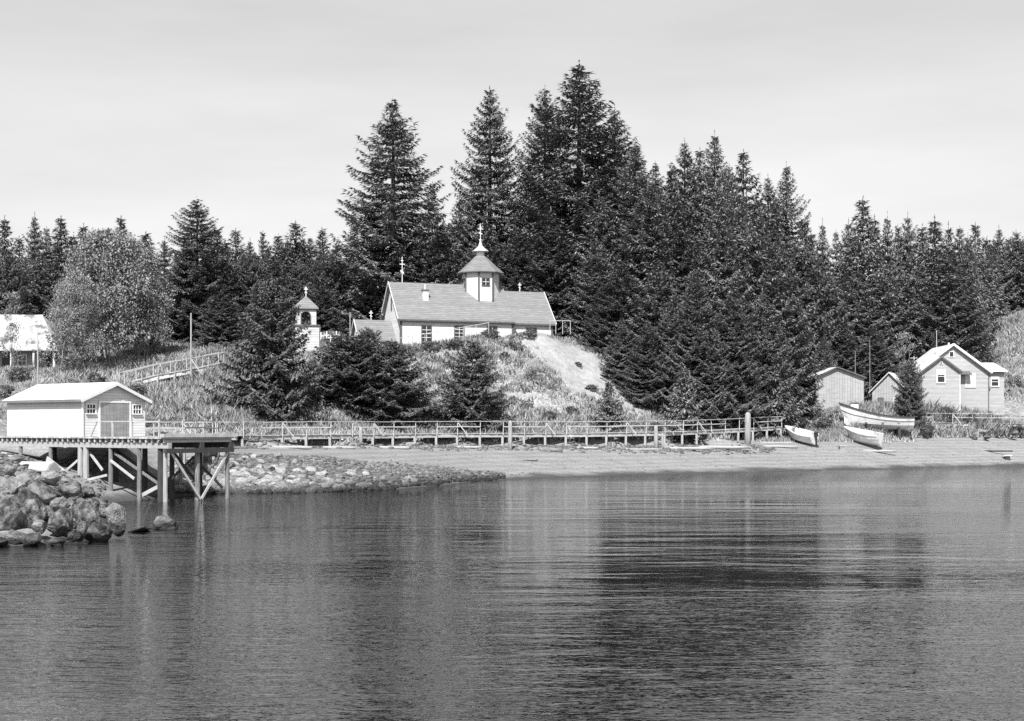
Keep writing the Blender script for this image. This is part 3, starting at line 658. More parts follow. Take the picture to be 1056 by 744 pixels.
# ------------------------------------------------------------------ boardwalks
def boardwalk(name, label, path, wd, zd, post_step, rail_sides, brace_every=4, posts_down=True, seed=1, mid=True, st_size=(.12,.30), st_mat='rail'):
    P = [Vector((p[0], p[1], p[2] if len(p) > 2 else zd)) for p in path]
    t = thing(name, (P[0].x, P[0].y, 0), 0, label, 'boardwalk'); O = Vector((P[0].x, P[0].y, 0)); P = [p - O for p in P]
    rr = random.Random(seed)
    dk = MB(); st = MB(); cum = [0]
    for i in range(len(P)-1): cum.append(cum[-1] + (P[i+1]-P[i]).length)
    def at(s):
        s = max(0, min(cum[-1]-1e-4, s))
        for i in range(len(P)-1):
            if s <= cum[i+1]: f = (s-cum[i])/(cum[i+1]-cum[i]); return P[i].lerp(P[i+1], f), (P[i+1]-P[i]).normalized()
        return P[-1], (P[-1]-P[-2]).normalized()
    s = 0
    while s < cum[-1]:
        p, d = at(s); n = Vector((-d.y, d.x, 0)).normalized(); d2 = d*.115
        a = p + n*(wd/2+rr.uniform(0,.06)); b = p - n*(wd/2+rr.uniform(0,.06)); zz = rr.uniform(-.01,.01)
        vs = [b-d2, b+d2, a+d2, a-d2]; vs = [v+Vector((0,0,-.05+zz)) for v in vs] + [v+Vector((0,0,zz)) for v in vs]
        dk.add(vs, [(0,3,2,1),(4,5,6,7),(0,1,5,4),(1,2,6,5),(2,3,7,6),(3,0,4,7)]); s += .25
    dk.build('deck', M['plank'], t)
    n_ = max(1, int(cum[-1]/post_step)); step = cum[-1]/n_
    for sd_ in (-1, 1):
        b = MB()
        for i in range(n_):
            p, d = at(i*step); q, _ = at((i+1)*step); n = Vector((-d.y, d.x, 0)).normalized()*sd_*(wd/2-.12)
            b.bar(p+n+Vector((0,0,-.06-st_size[1]/2)), q+n+Vector((0,0,-.06-st_size[1]/2)), *st_size)
        b.build('stringer', M[st_mat], t)
    for i in range(n_+1):
        p, d = at(i*step); n = Vector((-d.y, d.x, 0)).normalized()
        for sd_ in (-1, 1):
            q = p + n*sd_*(wd/2-.1); g = ground(q.x+O.x, q.y+O.y)
            if g < q.z - .15 and posts_down:
                MB().bar((q.x+rr.uniform(-.06,.06),q.y,min(g,q.z)-.5), (q.x,q.y,q.z-.29), .2, .2, (1,0,0)).build('footing_post', M['pale_pile'], t)
            if sd_ in rail_sides:
                e = p + n*sd_*(wd/2+.04); lean = rr.uniform(-.05,.05)
                MB().bar(e+Vector((0,0,-.2)), e+Vector((lean,0,1.06+rr.uniform(-.05,.05))), .07, .07, (1,0,0)).build('rail_post', M['rail'], t)
                if brace_every and i % brace_every == 2:
                    MB().bar(e+Vector((0,0,.98)), e+d*.75+n*sd_*.45+Vector((0,0,-.15)), .08, .08, (1,0,0)).build('rail_brace', M['rail'], t)
    for sd_ in rail_sides:
        for hh, ww_, hgt in (((1.05,.08,.05),(.60,.04,.09)) if mid else ((1.0,.08,.07),)):
            b = MB()
            for i in range(n_):
                if mid and hh < 1 and rr.random() < .22:
                    if b.v: b.build('rail', M['rail'], t)
                    b = MB(); continue
                p, d = at(i*step); q, _ = at((i+1)*step); n = Vector((-d.y, d.x, 0)).normalized()*sd_*(wd/2+.11)
                b.bar(p+n+Vector((0,0,hh+rr.uniform(-.03,.02))), q+n+Vector((0,0,hh+rr.uniform(-.03,.02))), ww_, hgt)
            if b.v: b.build('rail', M['rail'], t)
    return t
def W(px, d, z=None): return (PX(px,d), d) if z is None else (PX(px,d), d, z)
main = [W(128,101,3.35),W(200,102.5,3.4),W(237,103.5,3.4),W(262,106,3.4),W(330,109.5,3.45),W(400,114,3.45),W(455,117,3.5),W(510,119,3.5),W(600,123,3.5),W(690,127.5,3.6),W(745,133,3.8),W(800,138,4.1)]
boardwalk('boardwalk', 'long railed timber boardwalk running from the dock along the foot of the bluff', main, 1.5, 3.45, 2.1, (-1,), 4)
boardwalk('gangway', 'short timber gangway joining the dock to the long boardwalk', [(-20.4,79.6,3.42),(-21.3,92,3.4),(PX(215,102.4),102.2,3.34)], 1.3, 3.4, 6.5, (-1,1), 0, seed=4)
boardwalk('boardwalk', 'pale railed boardwalk by the house at the right edge of the beach', [W(938,147.5,4.55),W(1000,149,4.5),W(1060,151,4.45),W(1150,154,4.4)], 1.4, 4.6, 2.4, (-1,), 5, seed=5)
HW = boardwalk('hillside_walkway', 'sloping timber walkway climbing the grassy slope beside the tall pole', [W(126,121,8.0),W(160,123,8.85),W(196,125,9.5),W(228,127,10.2)], 1.1, 9, 1.5, (-1,1), 2, seed=9, mid=False, st_size=(.14,.38), st_mat='trim_light')

# ------------------------------------------------------------------ poles
def pole(name, label, px, d, ztop, r, brace=False, arm=0, cat='pole'):
    x = PX(px,d); g = ground(x,d); t = thing(name, (x,d,g), 0, label, cat)
    MB().tube([(0,0,-.5),(0,0,ztop-g)], [r,r*.8], 8).build('shaft', M['pale_pile'], t)
    if brace: MB().bar((0,0,2.0),(1.9,-.2,-.6),.1,.1).build('brace', M['rail'], t)
    if arm: MB().bar((-arm,0,ztop-g-.3),(arm,0,ztop-g-.3),.08,.1).build('crossarm', M['rail'], t)
    return t
pole('utility_pole', 'tall pale pole with a slanting brace rising above the hillside walkway', 197, 124, PZ(323,124), .085, True)
pole('utility_pole', 'thin white pole in front of the old house at the left edge', 39, 116, PZ(340,116), .075)
pole('aerial_mast', 'thin dark mast standing behind the right corner of the weathered shed', 882, 152, PZ(362,152), .025)
pole('aerial_mast', 'tall thin mast between the weathered shed and the old cabin', 897, 153, PZ(351,153), .025)
pole('utility_pole', 'short pole standing in the foliage left of the church vestibule', 361, 146, PZ(322,146), .06)

# standing piles in front of the boardwalk
def stump(label, px, d, ztop, r, lean=0):
    x = PX(px,d); g = ground(x,d); h_ = ztop-g; b = MB()
    b.tube([(0,0,-.6),(lean*.3,0,h_*.4),(lean*.7,0,h_*.8),(lean*.9,0,h_*.95),(lean,0,h_)], [r*1.12,r,r*.95,r*.85,r*.45], 12)
    o = b.build('mooring_post', M['post_wood'], None, smooth=True); o.location = (x,d,g)
    tag(o, label, 'post', 'mooring posts along the boardwalk'); return o
stump('thick round-topped wooden post at the right end of the long boardwalk', 771, 132, PZ(425.5,132), .31, .03)
stump('squared pale post in front of the boardwalk below the small slope spruce', 676.5, 124.5, PZ(439,124.5), .2)
stump('tall pale post standing in front of the boardwalk below the church', 526, 117, PZ(434,117), .19, .02)
stump('pale post at the boardwalk near the riprap', 372, 110.5, PZ(441,110.5), .16)
stump('short pale post right of the squared post at the boardwalk', 683, 125, PZ(447,125), .12)

# ------------------------------------------------------------------ boats
def hull_mesh(Lh, Bm, Hh, sheer, n=18, th=.05, transom=.75, cut=False):
    """open hull, bow at -x; outer and inner skin"""
    b = MB(); rows = []
    for k in range(n+1):
        s = k/n; x = -Lh/2 + Lh*s
        wdt = Bm/2*(math.sin(min(1, s/.62)*math.pi/2))**.75 if s < .62 else Bm/2*(1-(1-transom)*((s-.62)/.38)**1.5)
        wdt = max(wdt, .02); zs = Hh + sheer*(1-s)**2.2 + .06*s*s; zk = Hh*.55*max(0,1-s/.16)**1.6
        xr = -.28*(1-s)**3*Hh  # rake of the stem
        zc = zk + (zs-zk)*.33
        rows.append([(x, 0, zk), (x, wdt*.72, zc), (x+xr, wdt*.93, zk+(zs-zk)*.68), (x+xr*1.5, wdt, zs)])
    def grid(sgn, off):
        base = len(b.v)
        for r_ in rows:
            for j, p in enumerate(r_):
                y = max(0, p[1]-off)*sgn; z = p[2] + (off if j < 3 else .0) ; b.v.append((p[0]+off*.5, y, z))
        for k in range(n):
            for j in range(3):
                a = base+k*4+j; q = (a, a+4, a+5, a+1); b.f.append(q if sgn*(1 if off == 0 else -1) < 0 else q[::-1])
        return base
    o1 = grid(1,0); o2 = grid(-1,0); i1 = grid(1,th); i2 = grid(-1,th)
    for o_, i_ in ((o1,i1),(o2,i2)):
        for k in range(n): b.f.append((o_+k*4+3, o_+k*4+7, i_+k*4+7, i_+k*4+3))
    e = n*4
    b.f.append(tuple([o1+e+3,o1+e+2,o1+e+1,o1+e,o2+e+1,o2+e+2,o2+e+3]))
    b.f.append(tuple([i1+e+3,i1+e+2,i1+e+1,i1+e,i2+e+1,i2+e+2,i2+e+3]))
    return b, rows
def boat(name, label, cat, px, d, rz, Lh, Bm, Hh, sheer, gun='white', motor=False, roll=0, pitch=0, lift=0, group=None, strake=False):
    x = PX(px,d); t = thing(name, (x,d,ground(x,d)+lift), rz, label, cat, group); t.rotation_euler = (roll, pitch, rz)
    b, rows = hull_mesh(Lh, Bm, Hh, sheer); b.build('hull', M['boat' if cat == 'boat' and not name.startswith('over') else 'boat_in'], t, smooth=False, fix=True)
    g = MB()
    for s in (-1,1):
        for k in range(len(rows)-1):
            a, c = rows[k][3], rows[k+1][3]; g.bar((a[0],s*(a[1]+.015),a[2]), (c[0],s*(c[1]+.015),c[2]), *((.16,.15) if gun == 'gunwale' else (.09,.075)))
    g.build('gunwale', M[gun], t)
    if strake:
        g = MB()
        for s in (-1,1):
            for k in range(len(rows)-1):
                a, c = rows[k][2], rows[k+1][2]; g.bar((a[0],s*(a[1]+.02),a[2]), (c[0],s*(c[1]+.02),c[2]), .03, .05)
        g.build('rubbing_strake', M['trim_dark'], t)
    for f in (.35,.58,.8):
        k = int(f*18); r_ = rows[k]; MB().box(r_[3][0]-.13, r_[3][0]+.13, -r_[3][1]+.07, r_[3][1]-.07, Hh*.62, Hh*.62+.04).build('thwart', M['boat_in'], t)
    if motor:
        mo = MB().box(Lh/2+.02,Lh/2+.34,-.15,.15,Hh-.05,Hh+.42).build('outboard_motor', M['motor'], t)
        MB().box(Lh/2+.1,Lh/2+.24,-.05,.05,-.1,Hh-.052).tube([(Lh/2+.1,0,-.05),(Lh/2+.45,0,-.05)],.07,8).build('motor_leg', M['motor'], mo)
    return t
boat('skiff', 'small white skiff with outboard motor pulled up left of the other boats', 'boat', 827, 136, R(-55), 3.6, 1.6, 1.0, .40, motor=True, roll=R(13), pitch=R(9), lift=.05, group='white boats drawn up on the beach')
boat('skiff', 'small white skiff lying in front of the large dory', 'boat', 891, 137.5, R(-46), 3.8, 1.7, 1.1, .40, roll=R(11), pitch=R(7), lift=.12, group='white boats drawn up on the beach', gun='boat')
boat('dory', 'large white dory with high bow and dark gunwale behind the small skiff', 'boat', 906, 142.5, R(-10), 7.2, 2.3, 1.25, 1.6, gun='gunwale', lift=.6, group='white boats drawn up on the beach', strake=True)
for px, nm in ((893,'left'),(925,'right')):
    x = PX(px,142.5); MB().box(-.15,.15,-1.0,1.0,0,1.2).build('boat_chock', M['dark_pile'], None, label=f'dark timber block under the {nm} end of the large dory', cat='support').location = (x,142.5,ground(x,142.5)-.2)
boat('overturned_boat', 'pale overturned boat lying on the bank beneath the dock', 'boat', 36, 71, R(-25), 2.7, 1.3, .5, .15, gun='trim_dark', roll=R(176), lift=.55)

# ------------------------------------------------------------------ driftwood logs, planks and small beach things
def log(label, px, d, ln, r, rz, grp='driftwood logs on the beach', m='pale_pile', lift=0, tilt=0, nm='driftwood_log'):
    x = PX(px,d); rr = random.Random(int(px*7+d)); pts = []; n = 6
    for i in range(n+1): f = i/n-.5; pts.append((f*ln, rr.uniform(-.1,.1)*r*2, rr.uniform(-.1,.1)*r + tilt*f))
    o = MB().tube(pts, [r*(1.1-.3*i/n)*rr.uniform(.9,1.1) for i in range(n+1)], 9).build(nm, M[m], None, smooth=True)
    o.location = (x,d,ground(x,d)+r*.5+lift); o.rotation_euler = (0,0,rz); return tag(o, label, 'log', grp)
log('long bleached log lying in front of the skiffs', 906, 135.5, 3.6, .14, R(3), lift=.1)
log('white log on the sand left of the thick round-topped post', 735, 128.5, 7, .17, R(4))
log('white log on the sand just right of the thick round-topped post', 797, 133, 5.0, .13, R(-3))
log('pale log beneath the end of the long boardwalk', 700, 126.0, 6, .16, R(-2))
log('thin bleached log below the squared post', 655, 123, 5, .10, R(3))
log('short dark log on the sand below the bluff', 567, 118, 1.9, .22, R(8), m='pile')
log('short thin stick lying low on the sand', 545, 112.5, 1.6, .06, R(4), m='dark_pile')
log('pale log in front of the boardwalk by the riprap', 300, 104, 3.4, .13, R(-6))
log('pale log lying left of the pale post at the boardwalk', 350, 107.5, 2.6, .12, R(5))
log('short grey log in front of the boardwalk beneath the middle spruces', 405, 111, 2.8, .14, R(-3))
log('pale log half under the boardwalk below the single young spruce', 478, 116, 3.2, .13, R(2))
log('log at the foot of the slope right of the tall pale post', 602, 121, 2.6, .14, R(-4))
log('dark log lying by the rock heap at the right edge of the beach', 1019, 143, 5.0, .09, R(-14), m='dark_pile')
log('pale drift log lying on grass behind the small skiff', 860, 139, 3.0, .12, R(4))
log('long pale log near the left skiff', 800, 135.2, 4.0, .11, R(12))
x = PX(868.5,134.5); bx = thing('crate', (x,134.5,ground(x,134.5)), R(10), 'small pale crate on the beach between the two skiffs', 'crate')
MB().box(-.35,.35,-.25,.25,.32,.42).build('lid', M['rail'], bx); MB().box(-.3,.3,-.2,.2,-.1,.318).build('crate_body', M['door'], bx)
x = PX(1038.5,141.5); bx = thing('mooring_block', (x,141.5,ground(x,141.5)), 0, 'flat topped block at the end of the dark log near the right edge', 'block')
MB().box(-.45,.45,-.3,.3,.36,.46).build('block_top', M['white'], bx); MB().box(-.25,.25,-.2,.2,-.1,.358).build('block_base', M['dark_pile'], bx)
ex = [(-27.8,70.8,2.2),(-25.9,73.6,3.3)]
ST = thing('steps', (-29.5,73.2,0), R(20), 'pale plank steps leaning against the bank under the left end of the dock', 'steps')
for i in range(4): MB().bar((i*.35-.9,0,3.25-i*.17),(i*.35+.9,-.5,2.95-i*.17),.26,.06).build('step', M['brace'], ST)
MB().bar((-1.0,.1,3.2),(1.3,-.5,2.3),.07,.18).build('stringer', M['brace'], ST)
# ------------------------------------------------------------------ spruces
def spruce_mesh(seed, Ht, Rb, whorl=.45, nb=8, step=.3, leaf=(.42,.19), shape=.85, mat_='spruce', base=.03, droop=.10, name='crown', gap=.12, hang=2):
    r = np.random.RandomState(seed); Q = []
    # lumps in the outline
    ph = r.uniform(0, 6.28, 6); lob = r.uniform(.5, 1, 6)
    z = base*Ht; quads = []
    while z < Ht*.985:
        t = z/Ht
        prof = (1-t**1.28)**shape*min(1,.55+(1-t)*3) * min(1, .70 + t*2.6)
        n = max(4, int(round(nb*(.45+.55*prof) + r.uniform(-1,1))))
        a_off = r.uniform(0, 6.28)
        for k in range(n):
            if r.rand() < gap*(.4+t*.3): continue
            az = a_off + 6.283*k/n + r.uniform(-.25,.25)
            lump = 1 + .16*math.sin(2*az+ph[0]+t*5)*lob[0] + .13*math.sin(3*az+ph[1]-t*9)*lob[1] + .10*math.sin(t*31+az+ph[2])
            Lb = max(.22, Rb*prof*lump*r.uniform(.74,1.14))
            zz = z + r.uniform(-.22,.22)*whorl
            e0 = (-.46 + 1.05*t**2.0) + r.uniform(-.14,.14)      # start angle: low branches droop, top ones rise
            ca, sa = math.cos(az), math.sin(az)
            ns = max(2, int(Lb/step)); s = (np.arange(ns)+.5)/ns; s = s[s > (.15 if Lb > 1.5 else .05)]
            if len(s) == 0: continue
            # branch curve: droops in the middle and lifts at the tip
            rad = Lb*s; h = Lb*(math.tan(e0)*s*.8 - droop*np.sin(s*3.14) + .30*s**3)
            px, py, pz = ca*rad, sa*rad, zz+h
            sx, sy = -sa, ca
            slope = math.tan(e0)*.8
            for side in (-1, 1, -1, 1):
                tl = (.42*Lb*(1-s)*(.4+1.3*s) + leaf[0]*.75)*r.uniform(.7,1.25,len(s))
                ang = r.uniform(.55,1.15,len(s))
                dx = ca*np.cos(ang)+sx*side*np.sin(ang); dy = sa*np.cos(ang)+sy*side*np.sin(ang); dz = slope*np.cos(ang)*.8 + r.uniform(-.30,.02,len(s))
                m = np.maximum(1, np.round(tl/leaf[0])).astype(int)
                for j in range(int(m.max())):
                    ok = m > j
                    if not ok.any(): break
                    o = j*leaf[0]*.85
                    X = px[ok]+dx[ok]*o; Y = py[ok]+dy[ok]*o; Z = pz[ok]+dz[ok]*o - .05*j
                    quads.append((X,Y,Z,dx[ok],dy[ok],dz[ok]+r.uniform(-.22,.16,ok.sum()), np.full(ok.sum(), r.uniform(.8,1.2))))
            # hanging sprays beneath the branch and tufts above
            nh = len(s)
            for rep in range(hang):
                q0 = r.uniform(-.30,.30,nh)*(.3+Lb*(1-s)*.5); f0 = r.uniform(-.5,.5,nh)*step
                quads.append((px+sx*q0+ca*f0,py+sy*q0+sa*f0,pz-.02-.12*np.abs(q0), r.uniform(-.6,.6,nh)+ca*.5, r.uniform(-.6,.6,nh)+sa*.5, r.uniform(-1.0,-.1,nh), r.uniform(.7,1.15,nh)))
            quads.append((px[-1:],py[-1:],pz[-1:], np.array([ca]), np.array([sa]), np.array([.35]), np.array([1.1])))
        z += whorl*(.55+.45*prof)*r.uniform(.8,1.2)
    # leader
    for k in range(10):
        a = r.uniform(0,6.28); zt = Ht*(1-.004*k); quads.append((np.zeros(1),np.zeros(1),np.array([zt-.12*k*leaf[0]/.3]),np.array([math.cos(a)*(.1+.10*k)]),np.array([math.sin(a)*(.1+.10*k)]),np.ones(1),np.ones(1)*.9))
    A = [np.concatenate([q[i] for q in quads]) for i in range(7)]
    P = np.stack(A[:3],1); D = np.stack(A[3:6],1); D /= np.linalg.norm(D,axis=1,keepdims=True); n = len(P)
    up = np.stack([r.normal(0,.38,n), r.normal(0,.38,n), np.ones(n)],1)
    S = np.cross(D, up); S /= np.maximum(np.linalg.norm(S,axis=1,keepdims=True),1e-6)
    ln = (leaf[0]*1.15*r.uniform(.75,1.3,n)*A[6])[:,None]; wd = (leaf[1]*r.uniform(.7,1.35,n)*.5)[:,None]
    sag = np.zeros((n,3)); sag[:,2] = -.04
    V = np.stack([P, P+D*ln*.42+S*wd, P+D*ln+sag, P+D*ln*.42-S*wd],1).reshape(-1,3)
    Fq = np.arange(4*n).reshape(-1,4)
    print('QUADS', n)
    return np_mesh(name, V, Fq, M[mat_])
def trunk_mesh(Ht, r, seed=0, mat_='bark'):
    b = MB(); rr = random.Random(seed); b.tube([(0,0,-.8),(0,0,.3),(rr.uniform(-.05,.05),0,Ht*.4),(0,rr.uniform(-.05,.05),Ht*.8),(0,0,Ht*.99)],[r*1.4,r,r*.7,r*.28,.02],8)
    # dead limbs
    for i in range(int(Ht*1.2)):
        z = rr.uniform(.04,.5)*Ht; a = rr.uniform(0,6.28); l = rr.uniform(.06,.12)*Ht*.6
        b.tube([(0,0,z),(math.cos(a)*l,math.sin(a)*l,z-l*.1)],[.05*r/.2,.01],4,cap=False)
    o = b.build('trunk_proto', M[mat_], None, smooth=True); me = o.data; bpy.data.objects.remove(o); me.name = 'trunk'; return me
LIB = {}
def lib(key, H_, R_, **kw):
    LIB[key] = (spruce_mesh(hash(key) % 9999 if False else sum(map(ord,key))*7, H_, R_, **kw), trunk_mesh(H_, H_*.012+.04, len(key)), H_, R_)
for i in range(4): lib(f'big{i}', 30., 6.0, whorl=1.0, nb=14, step=.21, leaf=(.37,.135), shape=(.7,.8,.62,.75)[i], hang=3)
for i in range(4): lib(f'mid{i}', 17., 4.0, whorl=.82, nb=13, step=.175, leaf=(.32,.12), shape=(.75,.85,.65,.8)[i], hang=3, mat_=('spruce','spruce','spruce2','spruce3')[i])
for i in range(3): lib(f'far{i}', 17., 3.4, whorl=.7, nb=11, step=.24, leaf=(.42,.15), shape=(.75,.95,.65)[i], mat_='spruce2', gap=.2)
for i in range(3): lib(f'young{i}', 10., 3.8, whorl=.55, nb=12, step=.2, leaf=(.27,.115), mat_='spruce_young', hang=5, shape=(.5,.6,.66)[i], droop=.05, base=.01, gap=.05)
for i in range(2): lib(f'small{i}', 5., 2.0, whorl=.24, nb=8, step=.2, leaf=(.26,.12), shape=(.85,.95)[i], droop=.04, base=.01, gap=.1)
ORD = ['leftmost','second','third','fourth','fifth','sixth','seventh','eighth','ninth','tenth','eleventh','twelfth','thirteenth','fourteenth','fifteenth','sixteenth','seventeenth','eighteenth','nineteenth','twentieth']
ORD += ['twenty-'+o_ for o_ in ('first','second','third','fourth','fifth','sixth','seventh','eighth','ninth')]
ORD += ['thirtieth'] + ['thirty-'+o_ for o_ in ('first','second','third','fourth','fifth','sixth')]
def tree(key, px, topy, d, hwpx, label, group=None, zb=None):
    cr, tk, Hm, Rm = LIB[key]; x = PX(px,d); g = ground(x,d) - .15 if zb is None else zb
    h_ = PZ(topy,d) - g; rad = hwpx*d/F*{'big':1.30,'mid':1.36,'far':1.42}.get(key[:3], 1.15)
    t = thing('spruce_tree', (x,d,g), rnd.uniform(0,6.28), label, 'tree', group)
    t.scale = (rad/Rm, rad/Rm, h_/Hm)
    for nm, me_ in (('trunk',tk),('crown',cr)):
        o = bpy.data.objects.new(nm, me_); col.objects.link(o); o.parent = t
    return t
def row(lst, kinds, fmt, group):
    lst = sorted(lst)
    for i, e in enumerate(lst):
        lab = fmt.format(o=ORD[i] if i < len(ORD) else f'{i+1}th'); lab = lab.replace('leftmost tree from the left','leftmost tree')
        tree(kinds[(i*7+3) % len(kinds)] if len(e) < 5 else e[4], e[0], e[1], e[2], e[3], lab, group)
# named trees
tree('big1', 405, 103, 160, 63, 'broad tall spruce rising directly behind the left end of the church')
tree('big0', 505, 88, 166, 42, 'slender tall spruce rising behind the church cupola')
tree('big2', 562, 88, 171, 38, 'narrow spruce top just left of the tallest spruce')
tree('big3', 597, 65, 166, 70, 'tallest spruce in the picture, right of the church')
tree('big0', 634, 110, 171, 50, 'spruce shoulder just right of the tallest spruce')
tree('big2', 203, 204, 150, 38, 'large dark spruce standing above the hillside walkway')
tree('young1', 280, 284, 116, 50, 'broad bushy young spruce hiding the foot of the bell tower')
tree('young0', 360, 344, 121, 47, 'bushy young spruce below the church vestibule, left one of a joined pair')
tree('young2', 404, 350, 121.5, 47, 'bushy young spruce below the church, right one of a joined pair')
tree('young1', 380, 337, 124, 26, 'young spruce top behind the joined pair below the vestibule')
tree('young2', 487, 350, 123, 39, 'single cone-shaped young spruce below the middle of the church')
tree('small0', 628, 395, 128, 19, 'very small spruce alone on the bare slope')
tree('small1', 706, 380, 131, 22, 'small pale-tipped spruce at the foot of the bluff beside the boardwalk')
tree('young1', 938, 370, 147, 19, 'small spruce standing alone left of the grey house')
tree('small1', 802, 366, 139.5, 24, 'small spruce at the forest foot left of the weathered shed')
row([(446,190,171,26),(474,205,175,30),(468,262,160,30),(455,232,162,32),(438,238,157,30),(376,236,166,28),(545,165,174,30),(535,235,160,34),(568,215,157,36),(498,235,161,32),(350,262,158,26)],
    ['mid0','mid3','mid1','big1'], '{o} tree from the left in the dark spruces filling in close behind the church', 'dark spruces filling in behind the church')
row([(655,148,160,46),(618,200,158,38),(614,246,151,27),(668,188,153,46),(706,144,172,38),(700,200,150,46),(737,137,176,36),(767,158,172,38),(745,195,149,42),(778,205,150,40),(792,180,166,32),(811,169,166,34),(830,225,158,34),(805,250,146,36),(640,268,148,36),(680,270,143,36),(718,280,139,34),(757,290,139,36),(786,300,142,30),(832,290,158,26),(622,292,148.5,20),(668,330,139,24),(738,340,137,22),(770,350,138,18),(690,310,139,24),(800,325,143,22),(642,330,142,20),(676,168,168,36),(692,172,163,34),(722,156,170,34),(752,168,165,34),(663,215,156,40)],
    ['big1','mid0','big3','mid3','mid1','big0'], '{o} tree from the left in the dense spruce slope right of the church', 'dense spruces covering the slope right of the church')
row([(5,224,182,22),(20,245,190,20),(36,221,183,22),(63,225,184,24),(86,232,190,20),(104,245,182,22),(125,225,186,22),(150,240,186,22),(170,246,182,22),(224,238,186,22),(243,237,180,22),(258,247,184,20),(271,240,190,20),(287,243,183,22),(305,229,180,24),(320,246,186,20),(332,237,180,22),(347,250,176,22),(-20,232,182,24),(-50,226,182,26),(48,236,188,24),(76,241,190,24),(112,237,188,22),(138,246,190,24),(232,248,182,24),(296,248,188,24),(312,243,186,22),(192,244,184,24)],
    ['far0','mid1','far1','mid0','far2'], '{o} tree from the left in the left skyline row of spruces', 'left skyline row of spruces')
row([(233,268,151,26),(258,262,152,26),(283,262,154,24),(309,268,156,22),(333,262,156,26),(5,262,152,28),(42,262,155,28),(75,270,150,26),(168,290,150,24),(228,300,140,22),(182,300,148,22),(20,300,146,22),(330,290,150,22)],
    ['mid0','mid2','mid1','young0'], '{o} tree from the left in the middle-height spruces behind the left bank', 'middle-height spruces behind the left bank')
row([(848,228,178,22),(862,240,178,20),(890,206,171,32),(915,221,178,24),(936,221,181,22),(964,224,172,32),(990,236,178,26),(1006,232,186,22),(1018,245,206,20),(1030,234,212,20),(1048,238,214,22),(1066,234,212,24),(1085,240,214,24),(1110,236,214,26),(875,227,184,24),(902,223,176,24),(926,234,184,22),(951,234,178,26),(978,231,180,26),(998,242,182,22),(1040,247,218,22),(836,238,176,24)],
    ['mid1','far0','mid0','far1','mid2'], '{o} tree from the left in the right skyline row above the grey house', 'right skyline row of spruces')
row([(855,285,161,32),(885,275,163,34),(915,280,165,32),(945,272,166,32),(978,258,164,38),(1000,285,168,28),(870,330,157,26),(902,335,159,26),(930,320,165,26),(960,315,163,26),(838,325,158,22),(985,318,163,22),(850,345,152,16)],
    ['mid3','mid0','big1','mid1'], '{o} tree from the left in the spruces close behind the shed and grey house', 'spruces close behind the shed and the grey house')
REAR = ['left of the picture edge','beyond the left edge behind the old house','behind the old house roof','behind the wide alder','behind the bell tower','behind the left end of the church','behind the church cupola','behind the tallest spruce','behind the dense spruce slope','behind the thick round-topped post','behind the skiffs and weathered shed','behind the grey house and bare hill']
for i, px in enumerate(range(-180, 1260, 30)):
    d = 225 + (i*37 % 25); tp = 262 - (i*53 % 17) + (8 if px < 360 else 0)
    if 355 < px < 840: tp = 235
    tree(('far0','far1','far2')[i % 3], px + (i*29 % 11), tp, d, 24, 'dark rearmost spruce ' + REAR[min(len(REAR)-1, max(0, int((px+180)//120)))], 'rearmost spruces ' + REAR[min(len(REAR)-1, max(0, int((px+180)//120)))])

